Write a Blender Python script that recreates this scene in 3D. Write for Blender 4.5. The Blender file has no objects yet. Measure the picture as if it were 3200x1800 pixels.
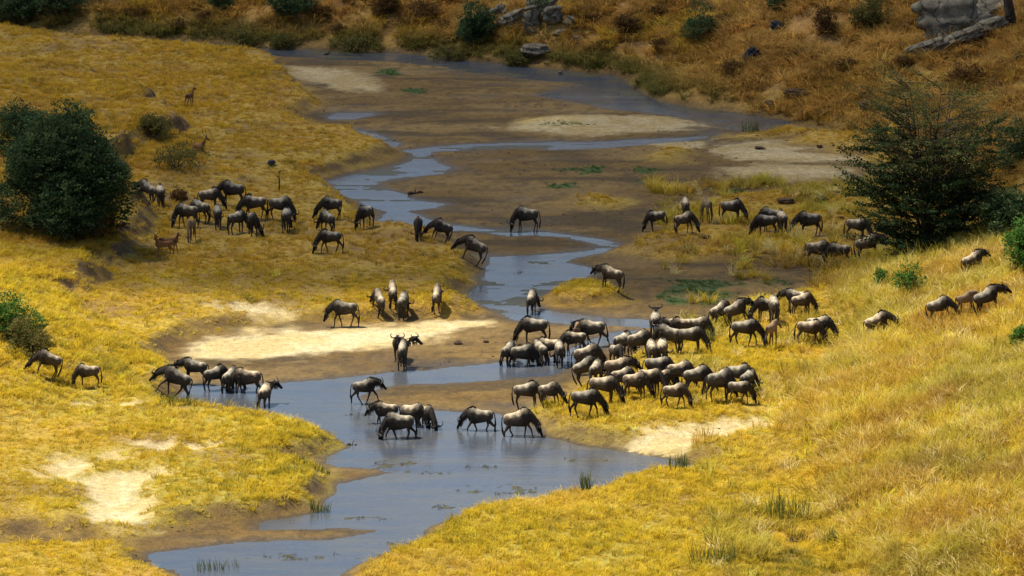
import bpy, bmesh, math, random
import numpy as np
from mathutils import Vector, Matrix, Euler

# ------------------------------------------------------------------ camera, sky, sun, exposure
scene = bpy.context.scene
COL = scene.collection
rng = np.random.default_rng(11)
random.seed(11)

CAM_H = 47.0                                   # the photographer stands on a bluff above the river
LENS = 160.0
FPX = 3200 * LENS / 36.0
PITCH = math.atan(2890.0 / FPX)
cam_data = bpy.data.cameras.new('camera'); cam = bpy.data.objects.new('camera', cam_data); COL.objects.link(cam)
cam_data.lens = LENS; cam_data.sensor_width = 36.0; cam_data.clip_start = 1.0; cam_data.clip_end = 9000.0
cam.location = (0, 0, CAM_H); cam.rotation_euler = (math.pi / 2 - PITCH, 0, 0)
scene.camera = cam

SUN_EL = math.radians(65); SUN_AZ = math.radians(16)      # high, from the left and a little from behind the animals
S = Vector((-math.cos(SUN_EL) * math.cos(SUN_AZ), math.cos(SUN_EL) * math.sin(SUN_AZ), math.sin(SUN_EL)))
world = bpy.data.worlds.new('World'); scene.world = world; world.use_nodes = True
wn = world.node_tree; wn.nodes.clear()
sky = wn.nodes.new('ShaderNodeTexSky'); sky.sky_type = 'NISHITA'; sky.sun_disc = False
sky.sun_elevation = SUN_EL; sky.sun_rotation = math.atan2(S.x, S.y)
sky.air_density = 1.0; sky.dust_density = 1.0; sky.ozone_density = 1.6
bg = wn.nodes.new('ShaderNodeBackground'); bg.inputs['Strength'].default_value = 0.080
wo = wn.nodes.new('ShaderNodeOutputWorld')
wn.links.new(sky.outputs[0], bg.inputs[0]); wn.links.new(bg.outputs[0], wo.inputs[0])
sd = bpy.data.lights.new('sun', 'SUN'); sd.energy = 4.8; sd.angle = math.radians(0.5); sd.color = (1.0, 0.93, 0.79)
so = bpy.data.objects.new('sun', sd); COL.objects.link(so); so.rotation_euler = (-S).to_track_quat('-Z', 'Y').to_euler()
vs = scene.view_settings
scene.display_settings.display_device = 'sRGB'
vs.view_transform = 'Standard'; vs.look = 'None'; vs.gamma = 1.0; vs.use_curve_mapping = False; vs.exposure = 0.64
scene.cycles.max_bounces = 8; scene.cycles.diffuse_bounces = 3; scene.cycles.transparent_max_bounces = 12
scene.cycles.use_denoising = True

# ------------------------------------------------------------------ small helpers
def ray(u, v):
    f = np.array([0, math.cos(PITCH), -math.sin(PITCH)]); up = np.array([0, math.sin(PITCH), math.cos(PITCH)])
    return f + np.array([1.0, 0, 0]) * (u - 1600) / FPX + up * (900 - v) / FPX
def P0(u, v, z=0.0):                            # a point of the photograph laid on the level z
    d = ray(u, v); t = (z - CAM_H) / d[2]
    return (d[0] * t, d[1] * t)
def poly(pts, z=0.0): return np.array([P0(u, v, z) for u, v in pts])

_tab = np.random.default_rng(5).random((256, 256))
def vnoise(x, y, seed=0):
    x = x + seed * 17.31; y = y + seed * 9.77
    xi = np.floor(x).astype(int); yi = np.floor(y).astype(int); fx = x - xi; fy = y - yi
    fx = fx * fx * (3 - 2 * fx); fy = fy * fy * (3 - 2 * fy)
    a = _tab[xi & 255, yi & 255]; b = _tab[(xi + 1) & 255, yi & 255]
    c = _tab[xi & 255, (yi + 1) & 255]; d = _tab[(xi + 1) & 255, (yi + 1) & 255]
    return (a * (1 - fx) + b * fx) * (1 - fy) + (c * (1 - fx) + d * fx) * fy
def fbm(x, y, s=1.0, octv=4, seed=0):
    r = 0; amp = 0.5; tot = 0
    for o in range(octv):
        r = r + amp * vnoise(x / s * 2 ** o, y / s * 2 ** o, seed + o * 3); tot += amp; amp *= 0.5
    return r / tot
def sstep(a, b, x):
    t = np.clip((x - a) / (b - a), 0, 1); return t * t * (3 - 2 * t)
def sdf(P, X, Y, far=12.0):
    """signed distance to polygon P, positive inside, clipped to +-far outside"""
    out = np.full(X.shape, -far)
    m = (X > P[:, 0].min() - far) & (X < P[:, 0].max() + far) & (Y > P[:, 1].min() - far) & (Y < P[:, 1].max() + far)
    x = X[m]; y = Y[m]
    d2 = np.full(x.shape, 1e18); ins = np.zeros(x.shape, bool)
    for i in range(len(P)):
        ax, ay = P[i]; bx, by = P[(i + 1) % len(P)]
        ex, ey = bx - ax, by - ay
        t = np.clip(((x - ax) * ex + (y - ay) * ey) / (ex * ex + ey * ey + 1e-12), 0, 1)
        d2 = np.minimum(d2, (x - ax - t * ex) ** 2 + (y - ay - t * ey) ** 2)
        c = ((ay > y) != (by > y)) & (x < (bx - ax) * (y - ay) / (by - ay + 1e-12) + ax)
        ins ^= c
    d = np.sqrt(d2); out[m] = np.where(ins, d, -d)
    return out
def ell(X, Y, u, v, ru, rv):                    # soft elliptical patch (1 at its centre, 0 at its rim), radii given in photograph pixels
    cx, cy = P0(u, v); ex = abs(P0(u + ru, v)[0] - cx); ey = abs(P0(u, v - rv)[1] - P0(u, v + rv)[1]) / 2
    return np.clip(1 - np.sqrt(((X - cx) / ex) ** 2 + ((Y - cy) / ey) ** 2), 0, 1)

def lin(r, g, b):
    f = lambda c: (c / 255) / 12.92 if c <= 10 else ((c / 255 + 0.055) / 1.055) ** 2.4
    return (f(r), f(g), f(b))

def tag(o, label=None, cat=None, group=None, kind=None):
    if label: o['label'] = label
    if cat: o['category'] = cat
    if group: o['group'] = group
    if kind: o['kind'] = kind
    return o
def mesh_np(name, V, F, mat=None, smooth=True, parent=None, link=True):
    """V (n,3), F: (m,3) or (m,4) array -> one mesh object"""
    V = np.asarray(V, np.float32); F = np.asarray(F, np.int32); k = F.shape[1]
    me = bpy.data.meshes.new(name)
    me.vertices.add(len(V)); me.vertices.foreach_set('co', V.ravel())
    me.loops.add(F.size); me.loops.foreach_set('vertex_index', F.ravel())
    me.polygons.add(len(F)); me.polygons.foreach_set('loop_start', np.arange(0, F.size, k, dtype=np.int32))
    if smooth: me.polygons.foreach_set('use_smooth', np.ones(len(F), bool))
    me.update(); me.validate()
    if mat: me.materials.append(mat)
    if not link: return me
    o = bpy.data.objects.new(name, me); COL.objects.link(o)
    if parent: o.parent = parent
    return o
def add_col(me, name, arr):
    a = me.attributes.new(name, 'FLOAT_COLOR', 'POINT')
    arr = np.asarray(arr, np.float32)
    if arr.shape[1] == 3: arr = np.hstack([arr, np.ones((len(arr), 1), np.float32)])
    a.data.foreach_set('color', arr.ravel())
def add_flt(me, name, arr):
    a = me.attributes.new(name, 'FLOAT', 'POINT'); a.data.foreach_set('value', np.asarray(arr, np.float32))
def empty(name, loc):
    o = bpy.data.objects.new(name, None); COL.objects.link(o); o.location = loc; o.empty_display_size = 0.3; return o

# ------------------------------------------------------------------ node helpers
class NT:
    def __init__(s, name):
        s.m = bpy.data.materials.new(name); s.m.use_nodes = True; s.t = s.m.node_tree; s.t.nodes.clear()
        s.out = s.n('ShaderNodeOutputMaterial')
    def n(s, typ, **kw):
        nd = s.t.nodes.new(typ)
        for k, v in kw.items(): setattr(nd, k, v)
        return nd
    def l(s, a, b): s.t.links.new(a, b)
    def noise(s, scale, detail=4, rough=0.6, vec=None):
        nd = s.n('ShaderNodeTexNoise'); nd.inputs['Scale'].default_value = scale
        nd.inputs['Detail'].default_value = detail; nd.inputs['Roughness'].default_value = rough
        if vec: s.l(vec, nd.inputs['Vector'])
        return nd.outputs[0]
    def ramp(s, fac, stops):
        r = s.n('ShaderNodeValToRGB'); e = r.color_ramp.elements
        while len(e) < len(stops): e.new(0.5)
        for i, (p, c) in enumerate(stops): e[i].position = p; e[i].color = (*c, 1)
        s.l(fac, r.inputs[0]); return r.outputs[0]
    def maprange(s, fac, a, b, c, d):
        m = s.n('ShaderNodeMapRange'); s.l(fac, m.inputs[0])
        for i, v in enumerate((a, b, c, d)): m.inputs[i + 1].default_value = v
        return m.outputs[0]
    def mul(s, col, fac):                        # colour x grey value
        m = s.n('ShaderNodeMix', data_type='RGBA', blend_type='MULTIPLY'); m.inputs[0].default_value = 1.0
        s.l(col, m.inputs[6]); s.l(fac, m.inputs[7]); return m.outputs[2]
    def mixc(s, fac, a, b):
        m = s.n('ShaderNodeMix', data_type='RGBA')
        if isinstance(fac, float): m.inputs[0].default_value = fac
        else: s.l(fac, m.inputs[0])
        for sock, v in ((m.inputs[6], a), (m.inputs[7], b)):
            if isinstance(v, tuple): sock.default_value = (*v, 1)
            else: s.l(v, sock)
        return m.outputs[2]
    def bump(s, h, strength, dist):
        b = s.n('ShaderNodeBump'); b.inputs['Strength'].default_value = strength; b.inputs['Distance'].default_value = dist
        s.l(h, b.inputs['Height']); return b.outputs[0]
    def bsdf(s, col, rough=0.9, normal=None, spec=0.3, **kw):
        p = s.n('ShaderNodeBsdfPrincipled')
        if isinstance(col, tuple): p.inputs['Base Color'].default_value = (*col, 1)
        else: s.l(col, p.inputs['Base Color'])
        if isinstance(rough, (int, float)): p.inputs['Roughness'].default_value = rough
        else: s.l(rough, p.inputs['Roughness'])
        p.inputs['Specular IOR Level'].default_value = spec
        if normal: s.l(normal, p.inputs['Normal'])
        for k, v in kw.items(): p.inputs[k].default_value = v
        return p.outputs[0]
    def done(s, sh): s.l(sh, s.out.inputs[0]); return s.m

# ------------------------------------------------------------------ the lie of the land (outlines read off the photograph, laid on the valley floor)
WATER = [
 [(546,1272),(580,1206),(700,1210),(821,1201),(966,1192),(1100,1180),(1209,1168),(1436,1143),(1581,1129),(1650,1120),(1740,1122),(1800,1140),(1760,1165),(1726,1172),(1533,1187),(1340,1199),(1200,1212),(1100,1240),(1130,1268),(1300,1280),(1446,1286),(1572,1297),(1660,1330),(1697,1352),(1702,1370),(1823,1395),(1968,1409),(2098,1433),(2172,1455),(2089,1480),(2016,1484),(1944,1501),(1891,1520),(1823,1549),(1726,1559),(1557,1593),(1436,1622),(1316,1655),(1292,1680),(1132,1762),(1079,1800),(1040,1850),(600,1850),(556,1781),(483,1762),(464,1733),(580,1718),(773,1699),(1000,1690),(1100,1680),(1190,1660),(1050,1652),(821,1658),(830,1632),(918,1624),(1000,1602),(1039,1556),(1063,1540),(1060,1516),(1140,1503),(1225,1484),(1150,1470),(1050,1460),(1015,1448),(1030,1428),(1113,1400),(1077,1380),(1015,1342),(918,1322),(773,1296),(652,1286)],
 [(1700,1130),(1800,1142),(1835,1112),(1890,1082),(1935,1066),(1990,1035),(1900,1046),(1850,1064),(1790,1092)],
 [(1452,922),(1503,888),(1521,850),(1521,824),(1525,802),(1606,798),(1692,794),(1790,790),(1863,781),(1888,768),(1777,742),(1670,736),(1585,738),(1478,727),(1392,723),(1178,710),(1174,695),(1200,661),(1140,640),(1093,614),(1050,588),(1015,567),(1100,548),(1178,538),(1285,508),(1294,485),(1255,470),(1324,463),(1478,452),(1777,446),(2000,437),(2150,428),(2235,412),(2240,421),(2150,441),(1906,464),(1734,470),(1606,465),(1349,475),(1330,490),(1375,513),(1414,526),(1392,543),(1264,552),(1170,573),(1170,580),(1264,606),(1290,623),(1401,640),(1349,653),(1260,660),(1320,680),(1420,706),(1500,716),(1585,724),(1670,722),(1800,738),(1900,752),(1935,770),(1890,792),(1800,808),(1760,820),(1830,832),(1863,841),(1841,858),(1777,888),(1717,909),(1683,926),(1640,945),(1692,970),(1777,980),(1906,997),(2025,1001),(2100,1006),(2241,1018),(2228,1044),(2025,1027),(1863,1018),(1692,1000),(1606,997),(1521,965),(1478,938)],
 [(120,104),(342,117),(599,131),(856,153),(1100,162),(1307,172),(1521,197),(1692,214),(1906,237),(1948,255),(1983,282),(2055,317),(2150,338),(2271,351),(2468,381),(2420,400),(2340,411),(2271,402),(2250,385),(2100,364),(2055,359),(1906,340),(1820,319),(1692,296),(1833,266),(1777,257),(1542,234),(1422,219),(1409,211),(1221,193),(1050,185),(856,172),(599,149),(342,133)],
 [(1027,366),(1060,354),(1150,351),(1180,358),(1110,373),(1040,374)],
 [(1040,398),(1110,404),(1180,424),(1255,449),(1235,458),(1150,428),(1080,414),(1020,406)],
 [(2440,1722),(2530,1712),(2620,1722),(2600,1736),(2520,1739)],
]
SAND = [
 [(556,1122),(610,1080),(700,1056),(800,1044),(984,1040),(1100,1034),(1260,1022),(1400,1012),(1530,1008),(1520,1026),(1420,1048),(1306,1072),(1135,1100),(1027,1106),(941,1126),(727,1138),(600,1136)],
 [(640,1000),(727,982),(860,985),(940,998),(850,1012),(720,1018)],
 [(1900,1390),(1975,1366),(2150,1352),(2440,1334),(2450,1368),(2260,1402),(2120,1416),(1960,1406)],
 [(110,1510),(155,1472),(338,1465),(400,1470),(290,1488),(232,1510),(435,1496),(520,1490),(590,1515),(450,1535),(459,1573),(507,1612),(483,1668),(290,1668),(225,1630),(285,1598),(235,1549),(175,1527)],
 [(235,1290),(340,1284),(440,1304),(420,1316),(300,1306)],
 [(430,1440),(560,1428),(700,1427),(640,1442),(500,1450)],
 [(890,208),(1050,220),(1123,229),(1180,257),(1230,290),(1135,298),(1050,280),(1005,272),(905,250)],
 [(1540,404),(1640,385),(1800,366),(2077,370),(2190,384),(2255,402),(2150,412),(1906,426),(1760,432),(1649,418)],
 [(2195,473),(2241,449),(2399,443),(2464,460),(2580,460),(2500,480),(2656,494),(2730,505),(2613,517),(2442,508),(2314,508),(2260,490)],
 [(2140,440),(2250,436),(2210,462),(2080,470),(1990,462)],
 [(2240,530),(2450,520),(2680,535),(2660,560),(2420,566),(2250,556)],
]
# grassy banks: outline, height above the mud, width of the bank face
BANKS = [
 ([(-400,40),(0,88),(120,108),(342,137),(599,153),(856,176),(900,205),(925,245),(984,297),(1030,327),(985,352),(941,368),(997,398),(1060,412),(1135,417),(1178,440),(1212,455),(1262,480),(1212,510),(1135,532),(1050,550),(1005,562),(1030,575),(1100,622),(1165,700),(1180,714),(1300,730),(1405,748),(1425,790),(1500,815),(1515,850),(1470,872),(1495,890),(1430,922),(1478,944),(1520,975),(1440,1005),(1250,1000),(1100,1020),(900,1010),(640,1060),(500,1128),(575,1160),(580,1205),(546,1268),(560,1282),(652,1289),(773,1299),(918,1325),(1015,1345),(1077,1383),(1110,1396),(1060,1418),(985,1436),(940,1452),(1000,1458),(1058,1500),(1063,1536),(1036,1552),(1000,1599),(918,1622),(700,1634),(560,1662),(400,1688),(250,1690),(110,1694),(60,1708),(-500,1722)], 0.6, 1.5),
 ([(-500,1740),(145,1716),(260,1712),(386,1696),(415,1718),(464,1745),(483,1771),(556,1790),(590,1830),(600,1900),(-500,1950)], 0.45, 1.2),
 ([(1060,1850),(1079,1803),(1132,1765),(1292,1684),(1316,1659),(1436,1625),(1557,1596),(1726,1562),(1823,1552),(1891,1523),(1944,1504),(2016,1487),(2089,1485),(2180,1458),(2170,1440),(2098,1424),(1968,1402),(1823,1390),(1702,1366),(1700,1350),(1668,1325),(1600,1305),(1660,1280),(1750,1262),(1800,1222),(1830,1180),(1930,1145),(1975,1119),(2060,1100),(2151,1086),(2232,1062),(2245,1005),(2271,980),(2357,952),(2485,926),(2553,892),(2613,858),(2656,828),(2742,807),(3000,780),(4200,760),(4200,2000),(1100,2000)], 0.55, 1.6),
 ([(1880,796),(1945,762),(2030,725),(2045,690),(2090,655),(2250,620),(2500,590),(2800,590),(3300,600),(3300,800),(2742,807),(2656,826),(2485,830),(2300,828),(2034,818),(1927,808)], 0.35, 2.2),
 ([(1683,935),(1717,910),(1777,893),(1863,888),(1948,905),(1991,944),(1948,956),(1820,966),(1717,962)], 0.45, 1.2),
 ([(1563,402),(1650,375),(1740,368),(1860,374),(1850,392),(1720,398),(1640,404)], 0.28, 1.4),
 ([(1700,640),(1780,610),(1900,606),(1990,640),(1960,665),(1800,660)], 0.3, 2.5),
 ([(1980,505),(2030,470),(2150,462),(2200,485),(2160,515),(2060,520)], 0.3, 2.0),
 ([(2250,420),(2330,425),(2468,385),(2560,405),(2800,430),(3300,560),(3300,600),(2800,600),(2740,540),(2700,520),(2560,470),(2400,440),(2300,445)], 0.3, 3.0),
]
HILL = [(-900,20),(-300,60),(0,86),(120,101),(342,115),(599,129),(856,151),(1100,160),(1307,170),(1521,195),(1692,212),(1906,235),(1955,255),(1992,282),(2062,316),(2150,335),(2271,348),(2468,378),(2620,410),(2760,470),(2900,560),(3040,680),(3400,790),(4400,800),(4400,-500),(-900,-500)]
HILLW = poly([(u, max(v, -250)) for u, v in HILL]); HILLW[-3:, 1] = [HILLW[-3, 1], 900, 900]; HILLW[-3:, 0] = [260, 260, -400]; HILLW[0, 0] = -400
SPUR = poly([(2600,1900),(2500,1700),(2440,1500),(2430,1400),(2450,1280),(2540,1180),(2640,1090),(2580,1000),(2600,920),(2660,860),(2760,822),(3000,800),(3300,790)])
SPUR = np.vstack([SPUR, [[90, 250], [120, 160], [30, 150]]])
LTERR = poly([(470,1130),(400,1070),(340,1000),(320,940),(410,880),(455,830),(440,790),(520,752),(490,700),(400,640),(330,590),(440,520),(560,468),(610,432),(500,400),(500,340),(400,300),(300,280),(150,262),(-50,262)])
LTERR = np.vstack([LTERR, [[-120, 280], [-120, 205], [-120, 185], P0(-150, 1520), P0(60, 1400), P0(300, 1230)]])
WATERW = [poly(p) for p in WATER]; SANDW = [poly(p) for p in SAND]; BANKW = [(poly(p), h, w) for p, h, w in BANKS]

def fields(X, Y):
    """height and surface kinds of the ground at world points"""
    wx = (fbm(X, Y, 3.0, 3, 1) - .5) * 1.3; wy = (fbm(X, Y, 3.5, 3, 2) - .5) * 2.4
    Xw, Yw = X + wx, Y + wy
    f = {}
    wat = np.full(X.shape, -12.0)
    for P in WATERW: wat = np.maximum(wat, sdf(P, X + wx * .55, Y + wy * .5))
    san = np.full(X.shape, -12.0)
    for P in SANDW: san = np.maximum(san, sdf(P, X + wx * .8, Y + wy * .9))
    bank = np.zeros(X.shape); grs = np.full(X.shape, -12.0)
    for P, h, w in BANKW:
        d = sdf(P, X + wx * .6, Y + wy * .55)
        bank = np.maximum(bank, h * sstep(0.0, w, d) * (0.8 + .4 * fbm(X, Y, 7, 2, 9))); grs = np.maximum(grs, d)
    bank = bank * (1 - .75 * sstep(-1.2, 1.6, san))
    hd = sdf(HILLW, X + wx * .7, Y + wy * .6, 6.0)
    hill = np.where(hd > 0, 14 * (1 - np.exp(-np.maximum(hd, 0) * .44 / 14)), 0)
    hill *= 0.8 + .45 * fbm(X, Y, 14, 3, 21)
    sp = np.maximum(sdf(SPUR, Xw, Yw, 4.0), 0)
    spur = 7.5 * (1 - np.exp(-sp * .34 / 7.5)) * (0.85 + .3 * fbm(X, Y, 9, 3, 31)) * sstep(0, 3, sp)
    lt = np.minimum(sdf(LTERR, X + wx * 1.3 + (fbm(X, Y, 1.3, 3, 43) - .5) * 1.5, Y + wy * 1.2 + (fbm(X, Y, 1.3, 3, 44) - .5) * 2.6, 6.0), 14)
    lw = .7 + 1.5 * sstep(.40, .56, fbm(X, Y, 6, 2, 45)) + 7 * sstep(229, 220, Y)
    lterr = 1.05 * sstep(-0.1, 1, lt / lw) * (0.55 + .9 * fbm(X, Y, 5, 3, 41)) + 0.055 * np.maximum(lt, 0)
    mud = 0.045 + 0.05 * (1 - np.exp(-np.maximum(-wat, 0) / 3.0)) + (fbm(X * .6, Y, 2.2, 5, 51) - .5) * .13
    mud = mud * sstep(-0.1, 0.9, -wat) + 0.012
    z = mud + bank + hill + spur + lterr
    rough = (fbm(X, Y, 1.1, 3, 61) - .5)
    z = z + rough * np.clip(bank * .22 + sstep(0, 3, hd) * .45 + sstep(0, 2, sp) * .25 + sstep(0, 2, lt) * .1, 0, .6)
    z = z + sstep(0, 5, hd) * (fbm(X, Y, 4.5, 3, 66) - .5) * 2.2 + (fbm(X, Y, 3.2, 3, 68) - .5) * .38 * sstep(.5, 3, grs) * sstep(0, .3, bank)
    bed = -0.03 - 0.22 * sstep(0, 1.6, wat)
    strk = fbm(X * .3, Y, 1.2, 4, 77); bed = bed + .34 * sstep(.56, .68, strk) * sstep(224, 228, Y) * sstep(2.6, .8, wat)
    bed = np.minimum(bed, .025)
    weed = np.zeros(X.shape)
    for e in ((1570,1530,190,24),(1430,1585,140,12),(1260,1458,150,26),(900,1742,300,13),(1350,1478,80,7),(1690,820,70,9),(1600,850,60,8),(1560,690,180,16),(1770,700,200,22),(1660,760,120,9),(1540,470,120,10),(1180,560,60,5),(1180,1295,140,12),(1500,1460,90,9),(1150,1620,120,8),(1230,1700,120,9),(1830,1440,120,9)):
        weed = np.maximum(weed, ell(X, Y, *e))
    st = fbm(X, Y * .8, .45, 4, 71)
    bed = bed + weed * .9 * sstep(.44, .62, st) * np.minimum(1, .05 / .05)
    bed = np.where(weed > 0, np.minimum(bed, .03), bed)
    z = np.where(wat > 0, np.minimum(bed, z), z)
    # near bluff below the camera and the country behind
    z = z + np.where(Y < 150, 45 * np.clip(1 - np.maximum(Y, -400) / 150, 0, 1) ** 1.35, 0)
    f.update(z=z, wat=wat, sand=san, grs=grs, hd=hd, sp=sp, lt=lt, bank=bank, weed=weed)
    return f

def axis(lo, hi, step, far_lo, far_hi):
    a = list(np.arange(lo, hi, step)); s = step
    while a[-1] < far_hi: s *= 1.35; a.append(a[-1] + s)
    s = step; b = [lo]
    while b[-1] > far_lo: s *= 1.35; b.append(b[-1] - s)
    return np.array(b[:0:-1] + a)
ys = np.concatenate([axis(160, 335, .30, -900, 160)[:0] if False else np.arange(160, 335, .30), np.arange(335, 372, .5)])
s_, hi_, lo_ = .5, [ys[-1]], [160.0]
while hi_[-1] < 4000: s_ *= 1.3; hi_.append(hi_[-1] + s_)
s_ = .3
while lo_[-1] > -900: s_ *= 1.3; lo_.append(lo_[-1] - s_)
GY = np.concatenate([np.array(lo_[:0:-1]), ys, np.array(hi_[1:])])
GX = axis(-42, 44, .21, -3000, 3000)
XX, YY = np.meshgrid(GX, GY)
F = fields(XX, YY); ZZ = F['z']
def samp(A, x, y):                              # bilinear read of a grid field
    x = np.asarray(x, float); y = np.asarray(y, float)
    i = np.clip(np.searchsorted(GX, x) - 1, 0, len(GX) - 2); j = np.clip(np.searchsorted(GY, y) - 1, 0, len(GY) - 2)
    fx = (x - GX[i]) / (GX[i + 1] - GX[i]); fy = (y - GY[j]) / (GY[j + 1] - GY[j])
    return (A[j, i] * (1 - fx) + A[j, i + 1] * fx) * (1 - fy) + (A[j + 1, i] * (1 - fx) + A[j + 1, i + 1] * fx) * fy
def zat(x, y): return float(samp(ZZ, x, y))
def ground(u, v):                               # where the sight line through a pixel of the photograph meets the land
    d = ray(u, v); ts = np.linspace(150, 480, 5000)
    x = d[0] * ts; y = d[1] * ts; z = CAM_H + d[2] * ts
    k = np.argmax(z < samp(ZZ, x, y)); t = ts[k]
    return Vector((d[0] * t, d[1] * t, zat(d[0] * t, d[1] * t)))
def mpp(p): return (Vector(p) - Vector((0, 0, CAM_H))).length / FPX      # metres per photograph pixel at a point

# surface colours (real albedos of the materials themselves)
def palette(X, Y, F):
    wat, san, grs, hd, sp, lt, z = F['wat'], F['sand'], F['grs'], F['hd'], F['sp'], F['lt'], F['z']
    n1 = fbm(X, Y, 6, 4, 81); n2 = fbm(X, Y, 1.5, 4, 82); n3 = fbm(X, Y, 17, 3, 83)
    c = lambda *a: np.array(a, float)
    mix = lambda A, B, t: A + (B - A) * t[..., None]
    base = np.broadcast_to(c(.170, .102, .028), X.shape + (3,)).copy()          # drying mud
    base = mix(base, c(.225, .142, .042), sstep(.5, .75, n1))
    base = mix(base, c(.095, .060, .024), sstep(.52, .75, n2) * .6)
    stk = fbm(X * .22 + (n1 - .5) * 2, Y, 1.3, 4, 85); stk2 = fbm(X * .3, Y, 3.4, 3, 86)
    base = mix(base, c(.070, .048, .022), sstep(.50, .66, stk) * .75)
    base = mix(base, c(.26, .17, .062), sstep(.52, .68, stk2) * .6)
    gsh = c(.44, .30, .045); gol = c(.38, .30, .050); gor = c(.46, .265, .042)
    g = mix(np.broadcast_to(gsh, base.shape), gol, sstep(.45, .68, n3)); g = mix(g, gor, sstep(.5, .72, n1) * .7)
    g = mix(g, c(.23, .14, .05), sstep(.50, .72, fbm(X, Y, 3.0, 4, 87)) * .75)
    gr2 = sstep(222, 240, Y); g = mix(g, c(.44, .265, .055), gr2 * .55); g = mix(g, c(.21, .125, .045), gr2 * sstep(.52, .70, fbm(X * .6, Y, 2.2, 4, 88)) * .7)
    hoof = sstep(.56, .66, fbm(X, Y * .75, .55, 3, 89)); base = mix(base, c(.085, .055, .024), hoof * .55)
    gm = sstep(-.5, 1.6, grs + (n2 - .5) * 2.6)
    base = mix(base, g, gm)
    hc = mix(np.broadcast_to(c(.42, .24, .075), base.shape), c(.27, .155, .055), sstep(.45, .7, n2)); hc = mix(hc, c(.34, .22, .05), sstep(.5, .7, n3))
    base = mix(base, hc, sstep(-.5, 1.5, hd))
    base = mix(base, c(.45, .27, .06), sstep(0, 2, sp) * .8)
    # green film and low weed on the wet flat
    gr = np.zeros(X.shape)
    for e in ((2270,890,300,55),(2150,935,200,35),(2420,905,160,30),(1900,540,220,22),(1960,570,140,16),(1760,585,120,12),(2460,630,170,35),(2250,600,150,18),(1020,1085,0.1,.1),(860,1130,90,7),(1010,1130,70,6),(1230,228,70,16),(1290,290,60,12),(1760,395,120,10)): gr = np.maximum(gr, ell(X, Y, *e))
    gr = sstep(.12, .5, gr) * sstep(.50, .60, fbm(X, Y * .6, 1.7, 4, 91))
    base = mix(base, c(.055, .105, .030), gr * .85)
    # sand
    sm = sstep(-.7, 1.0, san + (n2 - .5) * 2.2 + (n1 - .5) * .8 + (fbm(X, Y, .5, 3, 84) - .5) * 1.6)
    sc = mix(np.broadcast_to(c(.70, .57, .32), base.shape), c(.60, .45, .20), sstep(.4, .7, n2))
    base = mix(base, sc, sm * (1 - .45 * sstep(240, 262, Y)))
    # bare earth on cut banks
    gy, gx = np.gradient(z, GY, GX) if X.shape == XX.shape else (np.zeros(X.shape),) * 2
    sl = np.hypot(gx, gy)
    cut = sstep(.38, .75, sl) * (1 - sstep(0, 1, hd)) * (1 - sstep(0, 1, sp))
    base = mix(base, c(.115, .070, .036), cut * (.45 + .5 * sstep(.35, .6, fbm(X, Y, .9, 3, 46))))
    hcut = sstep(.8, 1.5, sl) * sstep(0, 1, hd)
    base = mix(base, c(.13, .075, .035), hcut * .7)
    wet = sstep(.085, .0, z) * (sm < .5)
    base = mix(base, c(.080, .058, .032), wet * .85)
    base = mix(base, c(.085, .085, .045), sstep(0, .3, wat) * .8)
    return base, dict(gm=gm, sm=sm, gr=gr, cut=cut, wet=wet, n1=n1, n2=n2, n3=n3)
BASE, MK = palette(XX, YY, F)

# ------------------------------------------------------------------ ground, water
t = NT('ground_earth')
at = t.n('ShaderNodeAttribute', attribute_name='col'); wa = t.n('ShaderNodeAttribute', attribute_name='wet')
geo = t.n('ShaderNodeNewGeometry').outputs['Position']
nz = t.noise(3.1, 6, .68, geo); nz2 = t.noise(14.0, 4, .7, geo)
sp1 = t.maprange(nz, .3, .7, .66, 1.32); sp2 = t.maprange(nz2, .3, .7, .52, 1.42)
colr = t.mul(t.mul(at.outputs['Color'], sp1), sp2)
rg = t.maprange(wa.outputs['Fac'], 0, 1, .92, .28)
ground_mat = t.done(t.bsdf(colr, rg, t.bump(nz2, .9, .12), .25))
ny, nx = XX.shape
idx = np.arange(ny * nx).reshape(ny, nx)
Q = np.stack([idx[:-1, :-1], idx[:-1, 1:], idx[1:, 1:], idx[1:, :-1]], -1).reshape(-1, 4)
gobj = mesh_np('ground', np.stack([XX, YY, ZZ], -1).reshape(-1, 3), Q, ground_mat)
add_col(gobj.data, 'col', BASE.reshape(-1, 3)); add_flt(gobj.data, 'wet', MK['wet'].ravel())
tag(gobj, kind='structure')

t = NT('river_water')
geo = t.n('ShaderNodeNewGeometry').outputs['Position']
mp = t.n('ShaderNodeMapping'); mp.inputs['Scale'].default_value = (.55, 1.5, 1); t.l(geo, mp.inputs['Vector'])
r1 = t.noise(2.2, 5, .62, mp.outputs[0]); r2 = t.noise(.45, 3, .6, mp.outputs[0]); r3 = t.noise(9.0, 3, .6, mp.outputs[0])
mp2 = t.n('ShaderNodeMapping'); mp2.inputs['Scale'].default_value = (.10, .9, 1); t.l(geo, mp2.inputs['Vector'])
strk = t.noise(1.0, 4, .6, mp2.outputs[0])                       # calm and ruffled lanes along the current
murk = t.ramp(r2, [(.3, (.050, .066, .100)), (.7, (.085, .084, .078))])
ht = t.n('ShaderNodeMath', operation='MULTIPLY_ADD'); t.l(r3, ht.inputs[0]); t.l(t.maprange(strk, .40, .62, .0, .55), ht.inputs[1]); t.l(r1, ht.inputs[2])
wsh = t.bsdf(murk, t.maprange(strk, .42, .62, .03, .10), t.bump(ht.outputs[0], .30, .05), .5, IOR=1.33)
water_mat = t.done(wsh)
wx_ = np.linspace(-70, 75, 30); wy_ = np.linspace(161, 352, 40); WX, WY = np.meshgrid(wx_, wy_)
ix = np.arange(WX.size).reshape(WX.shape)
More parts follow.
